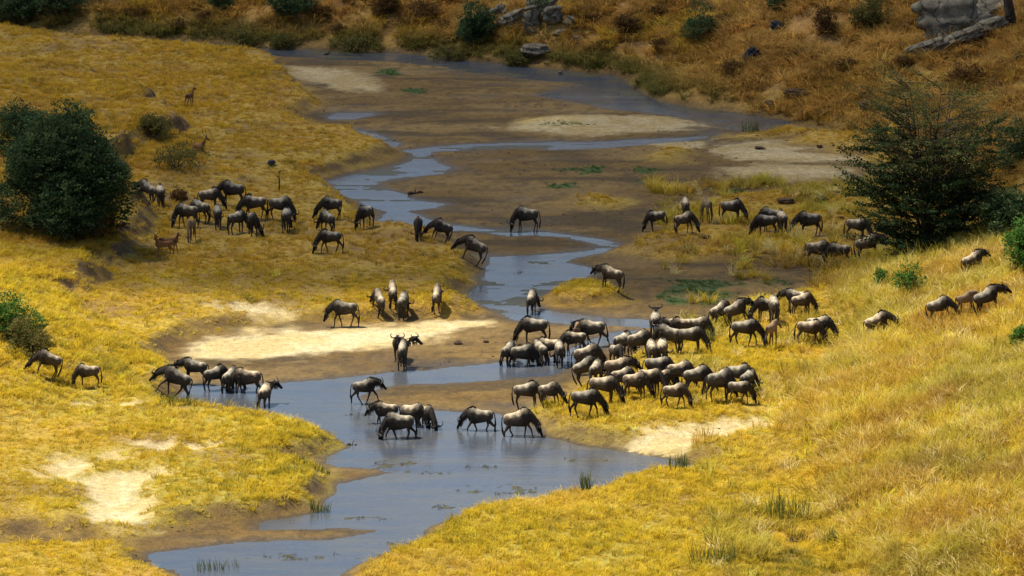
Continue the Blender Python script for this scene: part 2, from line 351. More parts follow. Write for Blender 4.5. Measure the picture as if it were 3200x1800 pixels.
wob = mesh_np('river_water', np.stack([WX, WY, np.zeros_like(WX)], -1).reshape(-1, 3), np.stack([ix[:-1, :-1], ix[:-1, 1:], ix[1:, 1:], ix[1:, :-1]], -1).reshape(-1, 4), water_mat)
tag(wob, kind='structure')

# ------------------------------------------------------------------ clouds: a fair-weather sky; one of them shades the far half of the valley
t = NT('cloud')
tr = t.n('ShaderNodeBsdfTransparent'); df = t.n('ShaderNodeBsdfDiffuse'); tl = t.n('ShaderNodeBsdfTranslucent')
df.inputs[0].default_value = (.95, .95, .95, 1); tl.inputs[0].default_value = (.95, .95, .95, 1)
m1 = t.n('ShaderNodeMixShader'); m1.inputs[0].default_value = .55; t.l(df.outputs[0], m1.inputs[1]); t.l(tl.outputs[0], m1.inputs[2])
m2 = t.n('ShaderNodeMixShader'); m2.inputs[0].default_value = .52; t.l(m1.outputs[0], m2.inputs[1]); t.l(tr.outputs[0], m2.inputs[2])
cloud_mat = t.done(m2.outputs[0])
def remeshed(name, V, Fc, voxel, smooth_it=2, ratio=1.0, mat=None):
    o = mesh_np(name, V, Fc); m = o.modifiers.new('r', 'REMESH'); m.mode = 'VOXEL'; m.voxel_size = voxel; m.use_smooth_shade = True
    if smooth_it: s = o.modifiers.new('s', 'SMOOTH'); s.iterations = smooth_it; s.factor = .5
    if ratio < 1: d = o.modifiers.new('d', 'DECIMATE'); d.ratio = ratio
    dg = bpy.context.evaluated_depsgraph_get(); me = bpy.data.meshes.new_from_object(o.evaluated_get(dg))
    old = o.data; bpy.data.objects.remove(o); bpy.data.meshes.remove(old)
    me.name = name
    me.polygons.foreach_set('use_smooth', np.ones(len(me.polygons), bool))
    if mat: me.materials.clear(); me.materials.append(mat)
    return me
def ico(sub):
    bm = bmesh.new(); bmesh.ops.create_icosphere(bm, subdivisions=sub, radius=1)
    V = np.array([v.co[:] for v in bm.verts]); Fc = np.array([[v.index for v in f.verts] for f in bm.faces]); bm.free(); return V, Fc
ICO2, ICO3, ICO4 = ico(2), ico(3), ico(4)
def blobs(items):
    Vs, Fs, n = [], [], 0
    for (x, y, z, rx, ry, rz) in items:
        V, Fc = ICO3; Vs.append(V * [rx, ry, rz] + [x, y, z]); Fs.append(Fc + n); n += len(V)
    return np.vstack(Vs), np.vstack(Fs)
CL_Z = 900.0
off = np.array(S) * (CL_Z / S.z)
items = []; cr = np.random.default_rng(3)
EDGE = [(-330, 232), (-60, 231), (-30, 231), (-15, 228), (0, 226.5), (12, 228), (25, 230), (45, 231), (80, 233), (330, 236)]
ex, ey = zip(*EDGE)
for x in np.arange(-300, 300, 9):
    r = cr.uniform(11, 17); items.append((x, np.interp(x, ex, ey) + r + cr.uniform(-1.2, 1.6), cr.uniform(-6, 6), r, r, r * .8))
for x in np.arange(-300, 300, 24):
    for y in (30, 60, 100, 150, 210, 280, 340):
        r = cr.uniform(26, 44); items.append((x + cr.uniform(-8, 8), np.interp(x, ex, ey) + y + cr.uniform(-6, 6), cr.uniform(0, 22), r, r * (.6 if y == 30 else .9), r * .7))
V, Fc = blobs(items)
cme = remeshed('cloud', V, Fc, 4.5, 2, .5, cloud_mat)
co = bpy.data.objects.new('cloud', cme); COL.objects.link(co); co.location = off; tag(co, kind='structure')
its = []
for k in range(16):
    r = cr.uniform(25, 60); its.append((cr.uniform(-120, 120), cr.uniform(-60, 60), cr.uniform(0, 30), r, r, r * .6))
V, Fc = blobs(its); cme2 = remeshed('cloud', V, Fc, 9, 2, .6, cloud_mat)
for (x, y, z, sc) in ((900, 2500, 1000, 2.2), (-1500, 2300, 1000, 2.6), (200, 3600, 1050, 3), (1900, 900, 950, 2), (-2300, 500, 1000, 2.2), (700, -900, 950, 2), (-1300, -1400, 1000, 2.4), (2200, -1500, 1000, 2.4), (-500, 1900, 980, 1.4)):
    o = bpy.data.objects.new('cloud', cme2); COL.objects.link(o); o.location = (x, y, z); o.scale = (sc, sc, sc * .8); o.rotation_euler.z = x * .01; tag(o, kind='structure')

# ------------------------------------------------------------------ rocks, stones, logs
def rock_mat(name, a, b, c):
    t = NT(name); tc = t.n('ShaderNodeTexCoord').outputs['Object']
    n = t.noise(1.7, 6, .65, tc); n2 = t.noise(9, 4, .7, tc)
    col = t.mul(t.ramp(n, [(.3, a), (.5, b), (.72, c)]), t.maprange(n2, .3, .7, .55, 1.3))
    vo = t.n('ShaderNodeTexVoronoi', feature='DISTANCE_TO_EDGE'); vo.inputs['Scale'].default_value = .55
    wp = t.n('ShaderNodeMix', data_type='RGBA'); wp.inputs[0].default_value = .25; t.l(tc, wp.inputs[6]); nw = t.n('ShaderNodeTexNoise'); nw.inputs['Scale'].default_value = 2.5; t.l(tc, nw.inputs['Vector']); t.l(nw.outputs['Color'], wp.inputs[7]); t.l(wp.outputs[2], vo.inputs['Vector'])
    crack = t.maprange(vo.outputs['Distance'], 0, .03, .45, 1.0); col = t.mul(col, crack)
    return t.done(t.bsdf(col, .95, t.bump(crack, .8, .12), .15))
ROCK_PALE = rock_mat('pale_rock', (.075, .062, .045), (.17, .150, .11), (.30, .27, .20))
ROCK_DARK = rock_mat('dark_rock', (.020, .022, .028), (.05, .05, .055), (.10, .095, .09))
EARTH = rock_mat('earth_clod', (.05, .032, .018), (.09, .055, .03), (.14, .09, .045))
WOOD = rock_mat('weathered_wood', (.035, .022, .016), (.075, .045, .03), (.13, .085, .06))
def rock_mesh(seed, cuts=12, rough=.13):
    V, Fc = ICO4; V = V.copy(); r = np.random.default_rng(seed)
    if seed >= 3 and seed != 8: V = V / (np.abs(V) ** 7).sum(1)[:, None] ** (1 / 7); R = np.array(Euler((r.uniform(-.2, .2), r.uniform(-.2, .2), r.uniform(0, 3))).to_matrix()); V = V @ R.T
    for k in range(cuts):
        n = r.normal(size=3); n /= np.linalg.norm(n); d = r.uniform(.6, 1.1)
        h = V @ n - d; V -= np.outer(np.maximum(h, 0), n) * .95
    nn = fbm(V[:, 0] * 3 + seed, V[:, 1] * 3 + V[:, 2] * 2.1, 1.0, 4, seed) - .5
    V *= (1 + nn[:, None] * rough * 2)
    V *= 1 + .16 * (fbm(V[:, 0] * 7 + V[:, 2] * 3, V[:, 1] * 7 - V[:, 2] * 5, 1.0, 3, seed + 40) - .5)[:, None]
    V[:, :2] *= (1 + .09 * np.sign(np.sin(V[:, 2] * 9 + 3 * fbm(V[:, 0], V[:, 1], .8, 2, seed))) * (np.abs(V[:, 2]) < .9))[:, None]
    return V, Fc
def rock(name, u, v, wpx, hpx, mat, label, cat='rock', seed=1, tilt=0.0, depth=.8, sink=.25, yaw=0.0):
    p = ground(u, v); m = mpp(p); V, Fc = rock_mesh(seed)
    V = (V - [0, 0, 0]) / np.abs(V).max(0)
    w, h = wpx * m / 2, hpx * m / 2
    V = V * [w, w * depth, h]
    R = np.array(Matrix.Rotation(yaw, 3, 'Z') @ Matrix.Rotation(tilt, 3, 'Y')); V = V @ R.T
    V[:, 2] -= V[:, 2].min() * (1 - sink * 1.0)
    o = mesh_np(name, V, Fc, mat, smooth=False); o.location = p
    tag(o, label, cat); return o
def tube(pts, rad, seg=8, closed=True):
    """loft of circles (or ellipses, when rad items are pairs) along pts"""
    pts = [Vector(p) for p in pts]; Vs, Fs = [], []
    n = len(pts)
    for i, p in enumerate(pts):
        d = (pts[min(i + 1, n - 1)] - pts[max(i - 1, 0)]).normalized()
        side = d.cross(Vector((0, 0, 1)))
        side = Vector((0, 1, 0)) if side.length < .05 else side.normalized()
        if side.y < 0: side = -side
        up = side.cross(d).normalized()
        r = rad[i]; ra, rb = (r, r) if isinstance(r, (int, float)) else r      # sideways, up
        for k in range(seg):
            a = 2 * math.pi * k / seg
            Vs.append(p + side * (math.cos(a) * ra) + up * (math.sin(a) * rb))
    for i in range(n - 1):
        for k in range(seg):
            a, b = i * seg + k, i * seg + (k + 1) % seg
            Fs += [(a, b, b + seg), (a, b + seg, a + seg)]
    c0, c1 = len(Vs), len(Vs) + 1; Vs += [pts[0], pts[-1]]
    for k in range(seg):
        Fs += [(c0, (k + 1) % seg, k), (c1, (n - 1) * seg + k, (n - 1) * seg + (k + 1) % seg)]
    return np.array([v[:] for v in Vs]), np.array(Fs)
def join(parts):
    Vs, Fs, n = [], [], 0
    for V, Fc in parts: Vs.append(V); Fs.append(Fc + n); n += len(V)
    return np.vstack(Vs), np.vstack(Fs)

# rocks on the far hillside
for args in (
 ('boulder', 1592, 92, 130, 62, ROCK_PALE, 'long pale slanting boulder just right of the round green hillside bush', 'rock', 3, -.35, .6),
 ('boulder', 1662, 100, 62, 80, ROCK_PALE, 'upright pale boulder behind the thin sapling on the hillside', 'rock', 4, .1, .7),
 ('boulder', 1722, 78, 82, 72, ROCK_PALE, 'broad pale boulder right of the thin sapling on the hillside', 'rock', 5, -.3, .7),
 ('boulder', 1782, 88, 46, 44, ROCK_PALE, 'squat pale boulder at the right end of the hillside rock cluster', 'rock', 6, .1, .8),
 ('boulder', 1748, 118, 56, 34, ROCK_PALE, 'low half buried boulder at the foot of the hillside rock cluster', 'rock', 7, 0, .8),
 ('boulder', 1672, 178, 110, 48, ROCK_PALE, 'rounded grassy boulder low on the far bank above the water', 'rock', 8, 0, .9),
 ('boulder', 1560, 60, 90, 50, ROCK_PALE, 'mossy half hidden boulder behind the round green hillside bush', 'rock', 32, -.4, .6),
 ('boulder', 1690, 40, 120, 60, ROCK_PALE, 'highest boulder of the cluster, cut by the top edge of the photograph', 'rock', 33, -.3, .6),
 ('boulder', 1800, 130, 40, 22, ROCK_PALE, 'small stone below the right end of the hillside rock cluster', 'rock', 34, 0, .8),
 ('boulder', 1576, 118, 60, 26, ROCK_PALE, 'small flat pale stone below the long slanting boulder', 'rock', 18, -.2, .8),
 ('boulder', 2432, 100, 58, 42, ROCK_DARK, 'nearly black rock with a pale face, uppermost of three dark hillside rocks', 'rock', 9, .1, .8),
 ('boulder', 2388, 140, 46, 34, ROCK_DARK, 'middle one of three dark rocks stepping down the hillside', 'rock', 10, -.3, .8),
 ('boulder', 2345, 192, 70, 46, ROCK_DARK, 'longest and lowest of three dark rocks stepping down the hillside', 'rock', 11, -.7, .6),
 ('boulder', 3180, 200, 60, 40, ROCK_DARK, 'dark rock at the right edge of the hillside, below the ledges', 'rock', 12, -.1, .8),
 ('boulder', 2410, 332, 50, 22, EARTH, 'small dark clod at the foot of the hill right of the far water', 'rock', 13, 0, .8),
 ('boulder', 2718, 345, 90, 34, EARTH, 'dark brown hump of earth just left of the feathery acacia top', 'rock', 14, .1, .9),
 ('boulder', 2492, 300, 96, 28, EARTH, 'bare earth mound on the slope above the far water', 'rock', 15, 0, .9),
 ('boulder', 2975, 125, 250, 160, ROCK_PALE, 'big blocky pale grey rock face at the top right', 'rock', 16, -.12, .55),
 ('boulder', 3070, 66, 200, 70, ROCK_PALE, 'slanting grey slab lying on top of the big rock face', 'rock', 17, -.3, .5),
 ('boulder', 2905, 178, 170, 60, ROCK_PALE, 'lowest of the slanting ledges below the big rock face', 'rock', 19, -.4, .5),
 ('boulder', 2995, 150, 180, 62, ROCK_PALE, 'middle one of the slanting ledges below the big rock face', 'rock', 20, -.35, .5),
 ('boulder', 3085, 118, 170, 60, ROCK_PALE, 'highest of the slanting ledges, ending at the dark tree trunk', 'rock', 21, -.3, .5),
 ('stone', 1752, 232, 18, 14, ROCK_PALE, 'tiny pale stone at the edge of the far dark water', 'stone', 22, 0, .9),
 ('boulder', 848, 518, 28, 24, ROCK_DARK, 'dark round lump alone on the shaded grass left of the stream', 'rock', 23, 0, .9),
 ('clod', 1432, 1076, 30, 14, WOOD, 'reddish brown clod on the bare mud above the drinking herd', 'clod', 24, 0, .9),
 ('clod', 1520, 1070, 26, 9, WOOD, 'flat brown clod on the mud just left of the drinking herd', 'clod', 25, 0, .9),
 ('clod', 2455, 634, 60, 20, EARTH, 'dark broken clod beside the green patch on the right flat', 'clod', 26, 0, .9),
 ('clod', 2560, 630, 60, 20, EARTH, 'dark clods on the right flat, nearest the big acacia', 'clod', 27, 0, .9),
 ('clod', 2626, 684, 26, 12, EARTH, 'small dark clod left of the acacia branches', 'clod', 28, 0, .9),
 ('clod', 2204, 746, 40, 14, EARTH, 'low grey clod in front of the calf grazing on the right flat', 'clod', 29, 0, .9),
 ('clod', 2376, 466, 40, 10, EARTH, 'dark droppings on the pale sand patch at the far right', 'clod', 30, 0, .9),
 ('clod', 2560, 462, 24, 12, EARTH, 'small dark tuft stone right of the far sand patch', 'clod', 31, 0, .9)):
    rock(*args, yaw=(args[8] * .7) % .5 - .25)

def log(name, u, v, u2, v2, r, label):
    a, b = ground(u, v), ground(u2, v2); n = 6; pts, rad = [], []
    for i in range(n):
        q = a.lerp(b, i / (n - 1)); pts.append(q - a + Vector((0, 0, r * .6 + .06 * math.sin(i * 2.1)))); rad.append(r * (1 - .09 * i) * (1 + .2 * math.sin(i * 3.3)))
    V, Fc = tube(pts, rad, 8)
    st = tube([pts[2], pts[2] + Vector((.1, .1, .28))], [r * .5, r * .2], 6)
    V, Fc = join([(V, Fc), st]); o = mesh_np(name, V, Fc, WOOD); o.location = a; tag(o, label, 'log'); return o
log('driftwood', 1466, 1412, 1508, 1404, .10, 'reddish waterlogged branch in the pool below the two drinking wildebeest')
log('driftwood', 1275, 610, 1322, 603, .10, 'dark driftwood log stranded on the mud in the bend of the stream')
log('driftwood', 1085, 1392, 1120, 1396, .05, 'thin dark stick in the water off the grassy point')

# ------------------------------------------------------------------ trees, bushes
def leaf_mat(name, a, b, trans=.35):
    t = NT(name); at = t.n('ShaderNodeAttribute', attribute_name='shade')
    col = t.mixc(at.outputs['Fac'], a, b)
    d = t.n('ShaderNodeBsdfDiffuse'); tl = t.n('ShaderNodeBsdfTranslucent'); t.l(col, d.inputs[0]); t.l(col, tl.inputs[0])
    m = t.n('ShaderNodeMixShader'); m.inputs[0].default_value = trans; t.l(d.outputs[0], m.inputs[1]); t.l(tl.outputs[0], m.inputs[2])
    return t.done(m.outputs[0])
LEAF_DARK = leaf_mat('leaf_dark_green', (.020, .048, .024), (.14, .20, .08), .4)
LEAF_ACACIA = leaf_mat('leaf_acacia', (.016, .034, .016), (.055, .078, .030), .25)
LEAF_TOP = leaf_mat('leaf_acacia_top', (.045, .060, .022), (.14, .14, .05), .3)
LEAF_BRIGHT = leaf_mat('leaf_bright_green', (.04, .11, .02), (.12, .24, .05))
LEAF_OLIVE = leaf_mat('leaf_olive', (.090, .090, .030), (.22, .185, .055))
LEAF_BROWN = leaf_mat('leaf_dry_brown', (.085, .050, .022), (.22, .125, .045))
BARK = rock_mat('bark', (.03, .022, .018), (.06, .045, .035), (.10, .08, .06))
def leaves(centres, dirs, n_each, length, spread, size, seed, flat=.5):
    """sprigs: small pointed leaf pairs strewn along a short twig from each centre"""
    r = np.random.default_rng(seed); C = np.repeat(centres, n_each, 0); D = np.repeat(dirs, n_each, 0); N = len(C)
    tt = r.random(N)[:, None]
    p = C + D * tt * length + r.normal(size=(N, 3)) * spread * [1, 1, flat] * (1 - .5 * tt)
    a = D * .6 + r.normal(size=(N, 3)) * [.7, .7, .45]; a /= np.linalg.norm(a, axis=1)[:, None]
    b = np.cross(a, r.normal(size=(N, 3)) * .6 + [0, 0, 1]); b /= np.linalg.norm(b, axis=1)[:, None] + 1e-9
    s = size * r.uniform(.6, 1.3, N)[:, None]
    V = np.stack([p, p + a * s * .5 + b * s * .28, p + a * s, p + a * s * .5 - b * s * .28], 1).reshape(-1, 3)
    i = np.arange(N)[:, None] * 4
    sh = np.repeat(np.clip(np.repeat(r.random(len(centres)) ** 1.6, n_each) * .85 + r.random(N) * .35 - .08, 0, 1), 4)
    return V, np.hstack([i, i + 1, i + 2, i + 3]), sh
def crown_obj(name, V, Q, sh, mat, parent):
    o = mesh_np(name, V, Q, mat, smooth=False, parent=parent); add_flt(o.data, 'shade', sh); tag(o, kind='stuff'); return o
def bush(name, u, v, wpx, hpx, mat, label, cat='bush', seed=1, dens=1.0, lobes=7, leaf=.13, base=.05, group=None, pos=None, hollow=.55, stems=6):
    p = Vector(pos) if pos else ground(u, v); m = mpp(p); w, h = wpx * m, hpx * m; r = np.random.default_rng(seed)
    root = empty(name, p); tag(root, label, cat, group)
    C, D = [], []
    L = []
    for k in range(lobes):
        a = 2 * math.pi * k / lobes + r.uniform(-.5, .5); q = r.uniform(.3, .74)
        L.append((math.cos(a) * w * .5 * q, math.sin(a) * w * .5 * q, h * r.uniform(.2, .66), w * r.uniform(.14, .25), h * r.uniform(.15, .30)))
    L.append((r.uniform(-.08, .08) * w, 0, h * .72, w * .26, h * .27))
    for (x, y, z, rw, rh) in L:
        n = int(100 * dens * max(.4, rw * rh / .8)); d = r.normal(size=(n, 3)); d /= np.linalg.norm(d, axis=1)[:, None]
        q = r.uniform(hollow, 1.08, n)[:, None]
        pt = np.array([x, y, z]) + d * q * [rw, rw, rh]
        ok = pt[:, 2] > base * h; C.append(pt[ok]); dd = d + [0, 0, .35]; D.append((dd / np.linalg.norm(dd, axis=1)[:, None])[ok])
    C = np.vstack(C); D = np.vstack(D)
    V, Q, sh = leaves(C, D, 16, leaf * 2.2, leaf * 1.1, leaf, seed + 5)
    crown_obj('crown', V, Q, sh, mat, root)
    parts = []
    for k in range(stems):
        x, y, z, rw, rh = L[k % len(L)]; mid = Vector((x * .35, y * .35, z * .5)); r0 = .02 * h + .02
        parts.append(tube([(r.uniform(-.06, .06) * w, r.uniform(-.06, .06) * w, -.1), mid, (x, y, z + rh * .4)], [r0, r0 * .7, r0 * .2], 6))
    V, Fc = join(parts); mesh_np('stem', V, Fc, BARK, parent=root)
    return root

bush('shrub_tree', 205, 728, 385, 400, LEAF_DARK, 'big rounded dark green shrubby tree on the left bank', 'tree', 41, 1.25, 17, .17, .03, hollow=.45, stems=11)
bush('bush', 70, 480, 215, 150, LEAF_DARK, 'dark green bush at the left edge behind the big rounded tree', 'bush', 42, 1.2, 7, .15)
bush('bush', 45, 1060, 190, 135, LEAF_BRIGHT, 'green tipped shrub cut by the left edge of the sunlit slope', 'bush', 43, 1.2, 7, .12)
bush('bush', 98, 1112, 140, 125, LEAF_OLIVE, 'twiggy brownish shrub just above the leftmost grazing wildebeest', 'bush', 44, .8, 6, .11)
bush('bush', 3140, 742, 190, 150, LEAF_DARK, 'dense dark green bush at right, touching the big acacia', 'bush', 45, 1.3, 7, .14)
bush('bush', 3185, 525, 150, 145, LEAF_DARK, 'dark bush cut by the right edge, above and right of the acacia', 'bush', 46, 1.2, 6, .14)
bush('bush', 3196, 862, 110, 185, LEAF_BRIGHT, 'bright green leafy bush cut by the right edge behind the sunlit grass', 'bush', 47, 1.2, 7, .13)
bush('bush', 2838, 925, 95, 110, LEAF_BRIGHT, 'small bright green shrub standing alone in the golden grass', 'bush', 48, .5, 5, .11, .3, hollow=.3)
bush('bush', 2752, 905, 36, 60, LEAF_BRIGHT, 'tiny green sprig left of the small bright green shrub', 'bush', 49, .5, 3, .10, .2)
bush('bush', 3185, 1078, 60, 50, LEAF_BRIGHT, 'low green sprig at the right edge of the sunlit slope', 'bush', 50, .7, 4, .10)
bush('bush', 1490, 136, 122, 128, LEAF_DARK, 'round dark green bush on the far bank left of the pale boulders', 'bush', 51, 1.5, 7, .15)
bush('bush', 62, 62, 180, 120, LEAF_DARK, 'large dark thicket in the top left corner', 'bush', 52, 1.3, 8, .16)
bush('bush', 190, 40, 170, 90, LEAF_DARK, 'second dark thicket beside the one in the top left corner', 'bush', 53, 1.2, 8, .16)
bush('bush', 690, 30, 60, 60, LEAF_DARK, 'narrow dark bush at the top edge, left of centre', 'bush', 54, 1.2, 5, .14)
bush('bush', 915, 36, 140, 70, LEAF_DARK, 'wide dark bush at the top edge above the far river', 'bush', 55, 1.2, 7, .15)
bush('bush', 1205, 48, 90, 75, LEAF_BROWN, 'dark thorny shrub at the top edge left of the round green bush', 'bush', 56, .9, 6, .13)
bush('bush', 1320, 58, 120, 44, LEAF_BROWN, 'low dry brown shrub between the thorny shrub and the round green bush', 'bush', 57, .9, 6, .13)
bush('bush', 762, 146, 110, 44, LEAF_OLIVE, 'olive green bush on the far bank above the narrow river', 'bush', 58, .6, 6, .13)
bush('bush', 880, 150, 100, 38, LEAF_OLIVE, 'olive bush on the far bank right of its twin above the narrow river', 'bush', 59, .6, 6, .13)
bush('bush', 1110, 158, 190, 46, LEAF_OLIVE, 'wide olive thicket at the waterline left of the round green bush', 'bush', 60, .6, 8, .13)
bush('bush', 1400, 186, 130, 40, LEAF_OLIVE, 'low green thicket at the waterline below the round green bush', 'bush', 61, .6, 7, .12)
bush('bush', 1610, 205, 90, 42, LEAF_OLIVE, 'low green thicket overhanging the dark water by the grassy boulder', 'bush', 62, .6, 6, .12)
bush('bush', 2185, 125, 110, 120, LEAF_DARK, 'loose dark green shrub on the hillside right of the rock cluster', 'bush', 63, .8, 6, .14)
bush('bush', 2435, 40, 60, 60, LEAF_DARK, 'dark bush at the top edge above the dark rocks', 'bush', 64, 1, 5, .14)
bush('bush', 2578, 108, 70, 84, LEAF_BROWN, 'brown dry shrub between the dark rocks and the green hillside shrub', 'bush', 65, .9, 5, .13)
bush('bush', 2712, 98, 120, 110, LEAF_OLIVE, 'green hillside shrub at the top, left of the big rock face', 'bush', 66, 1, 7, .14)
bush('bush', 480, 410, 130, 44, LEAF_OLIVE, 'low grey green shrub above the eroded bank behind the big tree', 'bush', 67, .8, 6, .12)
bush('bush', 550, 525, 200, 72, LEAF_OLIVE, 'broad olive clump beside the big rounded tree', 'bush', 68, .7, 8, .11)
bush('bush', 2070, 160, 50, 34, LEAF_BROWN, 'small dry bush low on the hillside right of the grassy boulder', 'bush', 69, .8, 5, .12)
bush('bush', 3020, 260, 120, 60, LEAF_BROWN, 'dry brown scrub on the slope behind the acacia top', 'bush', 70, .7, 6, .13)
bush('bush', 1960, 110, 80, 60, LEAF_BROWN, 'dry brown scrub on the hillside between the boulders and loose shrub', 'bush', 71, .8, 6, .13)
bush('bush', 560, 625, 46, 24, LEAF_BROWN, 'low dry tuft right of the two wildebeest by the big tree', 'bush', 72, .8, 4, .10)
bush('bush', 235, 742, 270, 90, LEAF_BROWN, 'dry brown brush round the foot of the big rounded tree', 'bush', 73, .9, 8, .11)
for k, (u, v, w_, h_, lb) in enumerate(((430, 60, 80, 34, 'dry brush on the hillside right of the top left thickets'), (560, 92, 60, 26, 'low dry brush above the start of the narrow river'), (640, 70, 50, 30, 'dry brush below the narrow dark bush at the top'),
 (1010, 60, 70, 36, 'dry brush between the wide dark bush and the thorny shrub'), (1060, 110, 60, 30, 'dry brush above the wide olive thicket'), (1390, 100, 60, 34, 'dry brush left of the round dark green bush'), (1850, 70, 60, 32, 'dry brush just right of the pale boulder cluster'),
 (1880, 165, 70, 34, 'dry brush low on the hillside above the dark far water'), (2060, 60, 60, 34, 'dry brush left of the loose dark green shrub'), (2270, 80, 60, 34, 'dry brush between the loose shrub and the dark rocks'), (2290, 230, 70, 36, 'dry brush below the lowest dark rock'),
 (2500, 190, 70, 40, 'dry brush right of the dark rocks, under the brown dry shrub'), (2640, 220, 80, 34, 'dry brush on open slope above the brown hump of earth'), (2820, 210, 60, 30, 'dry brush left of the lowest slanting ledge'), (3120, 300, 60, 34, 'dry brush near the right edge above the dark bush'))):
    bush('brush', u, v, w_, h_, LEAF_BROWN, lb, 'brush', 300 + k, .6, 4, .11, group='dry brush on the far hillside', stems=3)
# dead twig and thin sapling
def sapling(u, v, hpx, label, mat, seed, leafy=True):
    p = ground(u, v); h = hpx * mpp(p); r = np.random.default_rng(seed); root = empty('sapling', p); tag(root, label, 'sapling')
    parts = [tube([(0, 0, -.1), (.03 * h, 0, .5 * h), (-.02 * h, 0, h)], [.05, .035, .012], 6)]; C = []; D = []
    for k in range(8):
        z = h * r.uniform(.35, .95); a = r.uniform(0, 6.28); e = Vector((math.cos(a) * .22 * h, math.sin(a) * .22 * h, z + .15 * h))
        parts.append(tube([(0, 0, z), e * .5 + Vector((0, 0, z * .5)), e], [.02, .015, .008], 5)); C.append(e[:]); D.append((math.cos(a), math.sin(a), .4))
    V, Fc = join(parts); mesh_np('stem', V, Fc, BARK, parent=root)
    if leafy:
        C = np.array(C) + r.normal(size=(8, 3)) * .05; C = np.vstack([C, C * [.6, .6, .95], C * [.8, .8, 1]]); D = np.vstack([D] * 3)
        V, Q, sh = leaves(C, D, 22, .3, .16, .13, seed); crown_obj('crown', V, Q, sh, mat, root)
    return root
sapling(1682, 90, 110, 'thin dark sapling growing in front of the pale boulders', LEAF_DARK, 81)
sapling(872, 596, 62, 'leafless dead twig standing on the shaded grass by the stream bend', LEAF_DARK, 82, False)

def acacia(u, v, wpx, hpx, label, seed):
    p = ground(u, v); m = mpp(p); w, h = wpx * m, hpx * m; r = np.random.default_rng(seed)
    root = empty('acacia_tree', p); tag(root, label, 'tree')
    parts, C, D, C2, D2 = [], [], [], [], []
    for k in range(14):
        a = k * 2.39996 + r.uniform(-.4, .4); lean = r.uniform(.15, .80) if k else .05; top = h * r.uniform(.62, .95) * (1 - .12 * lean)
        st = [Vector((math.cos(a) * w * .5 * lean * q ** 1.3, math.sin(a) * w * .5 * lean * q ** 1.3, top * q)) for q in (0, .25, .5, .75, 1)]; st[0].z = -.3
        parts.append(tube(st, [.11, .09, .06, .04, .012], 6))
        for m_ in range(25):
            q = r.uniform(.03, 1.0); i_ = min(3, int(q * 4)); b0 = st[i_].lerp(st[i_ + 1], q * 4 - i_); az = a + r.normal() * 1.1
            out = Vector((b0.x, b0.y, 0)); cap = w * .5 * math.sqrt(max(.08, 1 - abs((b0.z / h - .40) / .66) ** 2.6))
            reach = max(.4, (cap - out.length) * r.uniform(.45, 1.1)); dirv = Vector((math.cos(az), math.sin(az), r.uniform(-.10, .62)))
            e = b0 + dirv * reach; mid = b0.lerp(e, .5) + Vector((0, 0, .04 * reach)); parts.append(tube([b0, mid, e], [.03, .02, .005], 4))
            side = Vector((-math.sin(az), math.cos(az), 0)); d = dirv.normalized(); zq = e.z / h
            low = zq < .44 or (zq < .70 and r.random() < .28)
            for s in np.linspace(.2, 1, 11 if low else 7):
                c = b0.lerp(e, s) + side * r.normal() * .17 * (1.3 - s) * reach + Vector((0, 0, r.normal() * .05)); dd = (d + side * r.normal() * .35 + Vector((0, 0, .05))).normalized()
                (C if low else C2).append(c[:]); (D if low else D2).append(dd[:])
                if not low and r.random() < .35: parts.append(tube([c, c + dd * .8], [.008, .004], 3))
    V, Fc = join(parts); mesh_np('trunk', V, Fc, BARK, parent=root)
    V, Q, sh = leaves(np.array(C), np.array(D), 30, .95, .07, .14, seed, .35)
    V2, Q2, sh2 = leaves(np.array(C2), np.array(D2), 20, .9, .13, .11, seed + 1, .6)
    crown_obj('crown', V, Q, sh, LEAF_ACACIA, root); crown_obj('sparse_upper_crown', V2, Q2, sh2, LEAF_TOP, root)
    return root
acacia(2892, 800, 505, 620, 'tall feathery acacia with layered sprays on the right', 90)
# bare trunk at the top right
p = ground(3152, 95); V, Fc = tube([(0, 0, -.3), (.1, 0, .8), (-.1, 0, 2.0), (.25, 0, 3.6), (.1, 0, 5)], [.45, .36, .30, .24, .12], 10)
b1 = tube([(-.1, 0, 2.0), (-.9, .1, 3.2), (-1.3, .2, 4.6)], [.2, .13, .04], 7)
r_ = empty('leaning_tree', p); tag(r_, 'dark grey tree trunk at the top right beside the ledges', 'tree')
V, Fc = join([(V, Fc), b1]); mesh_np('trunk', V, Fc, BARK, parent=r_)
rr = np.random.default_rng(4); C = rr.normal(size=(160, 3)) * [1.5, 1.5, .8] + [-.2, 0, 5.6]; D = rr.normal(size=(160, 3)); D /= np.linalg.norm(D, axis=1)[:, None]
V, Q, sh = leaves(C, D, 16, .3, .15, .15, 5); crown_obj('crown', V, Q, sh, LEAF_DARK, r_)

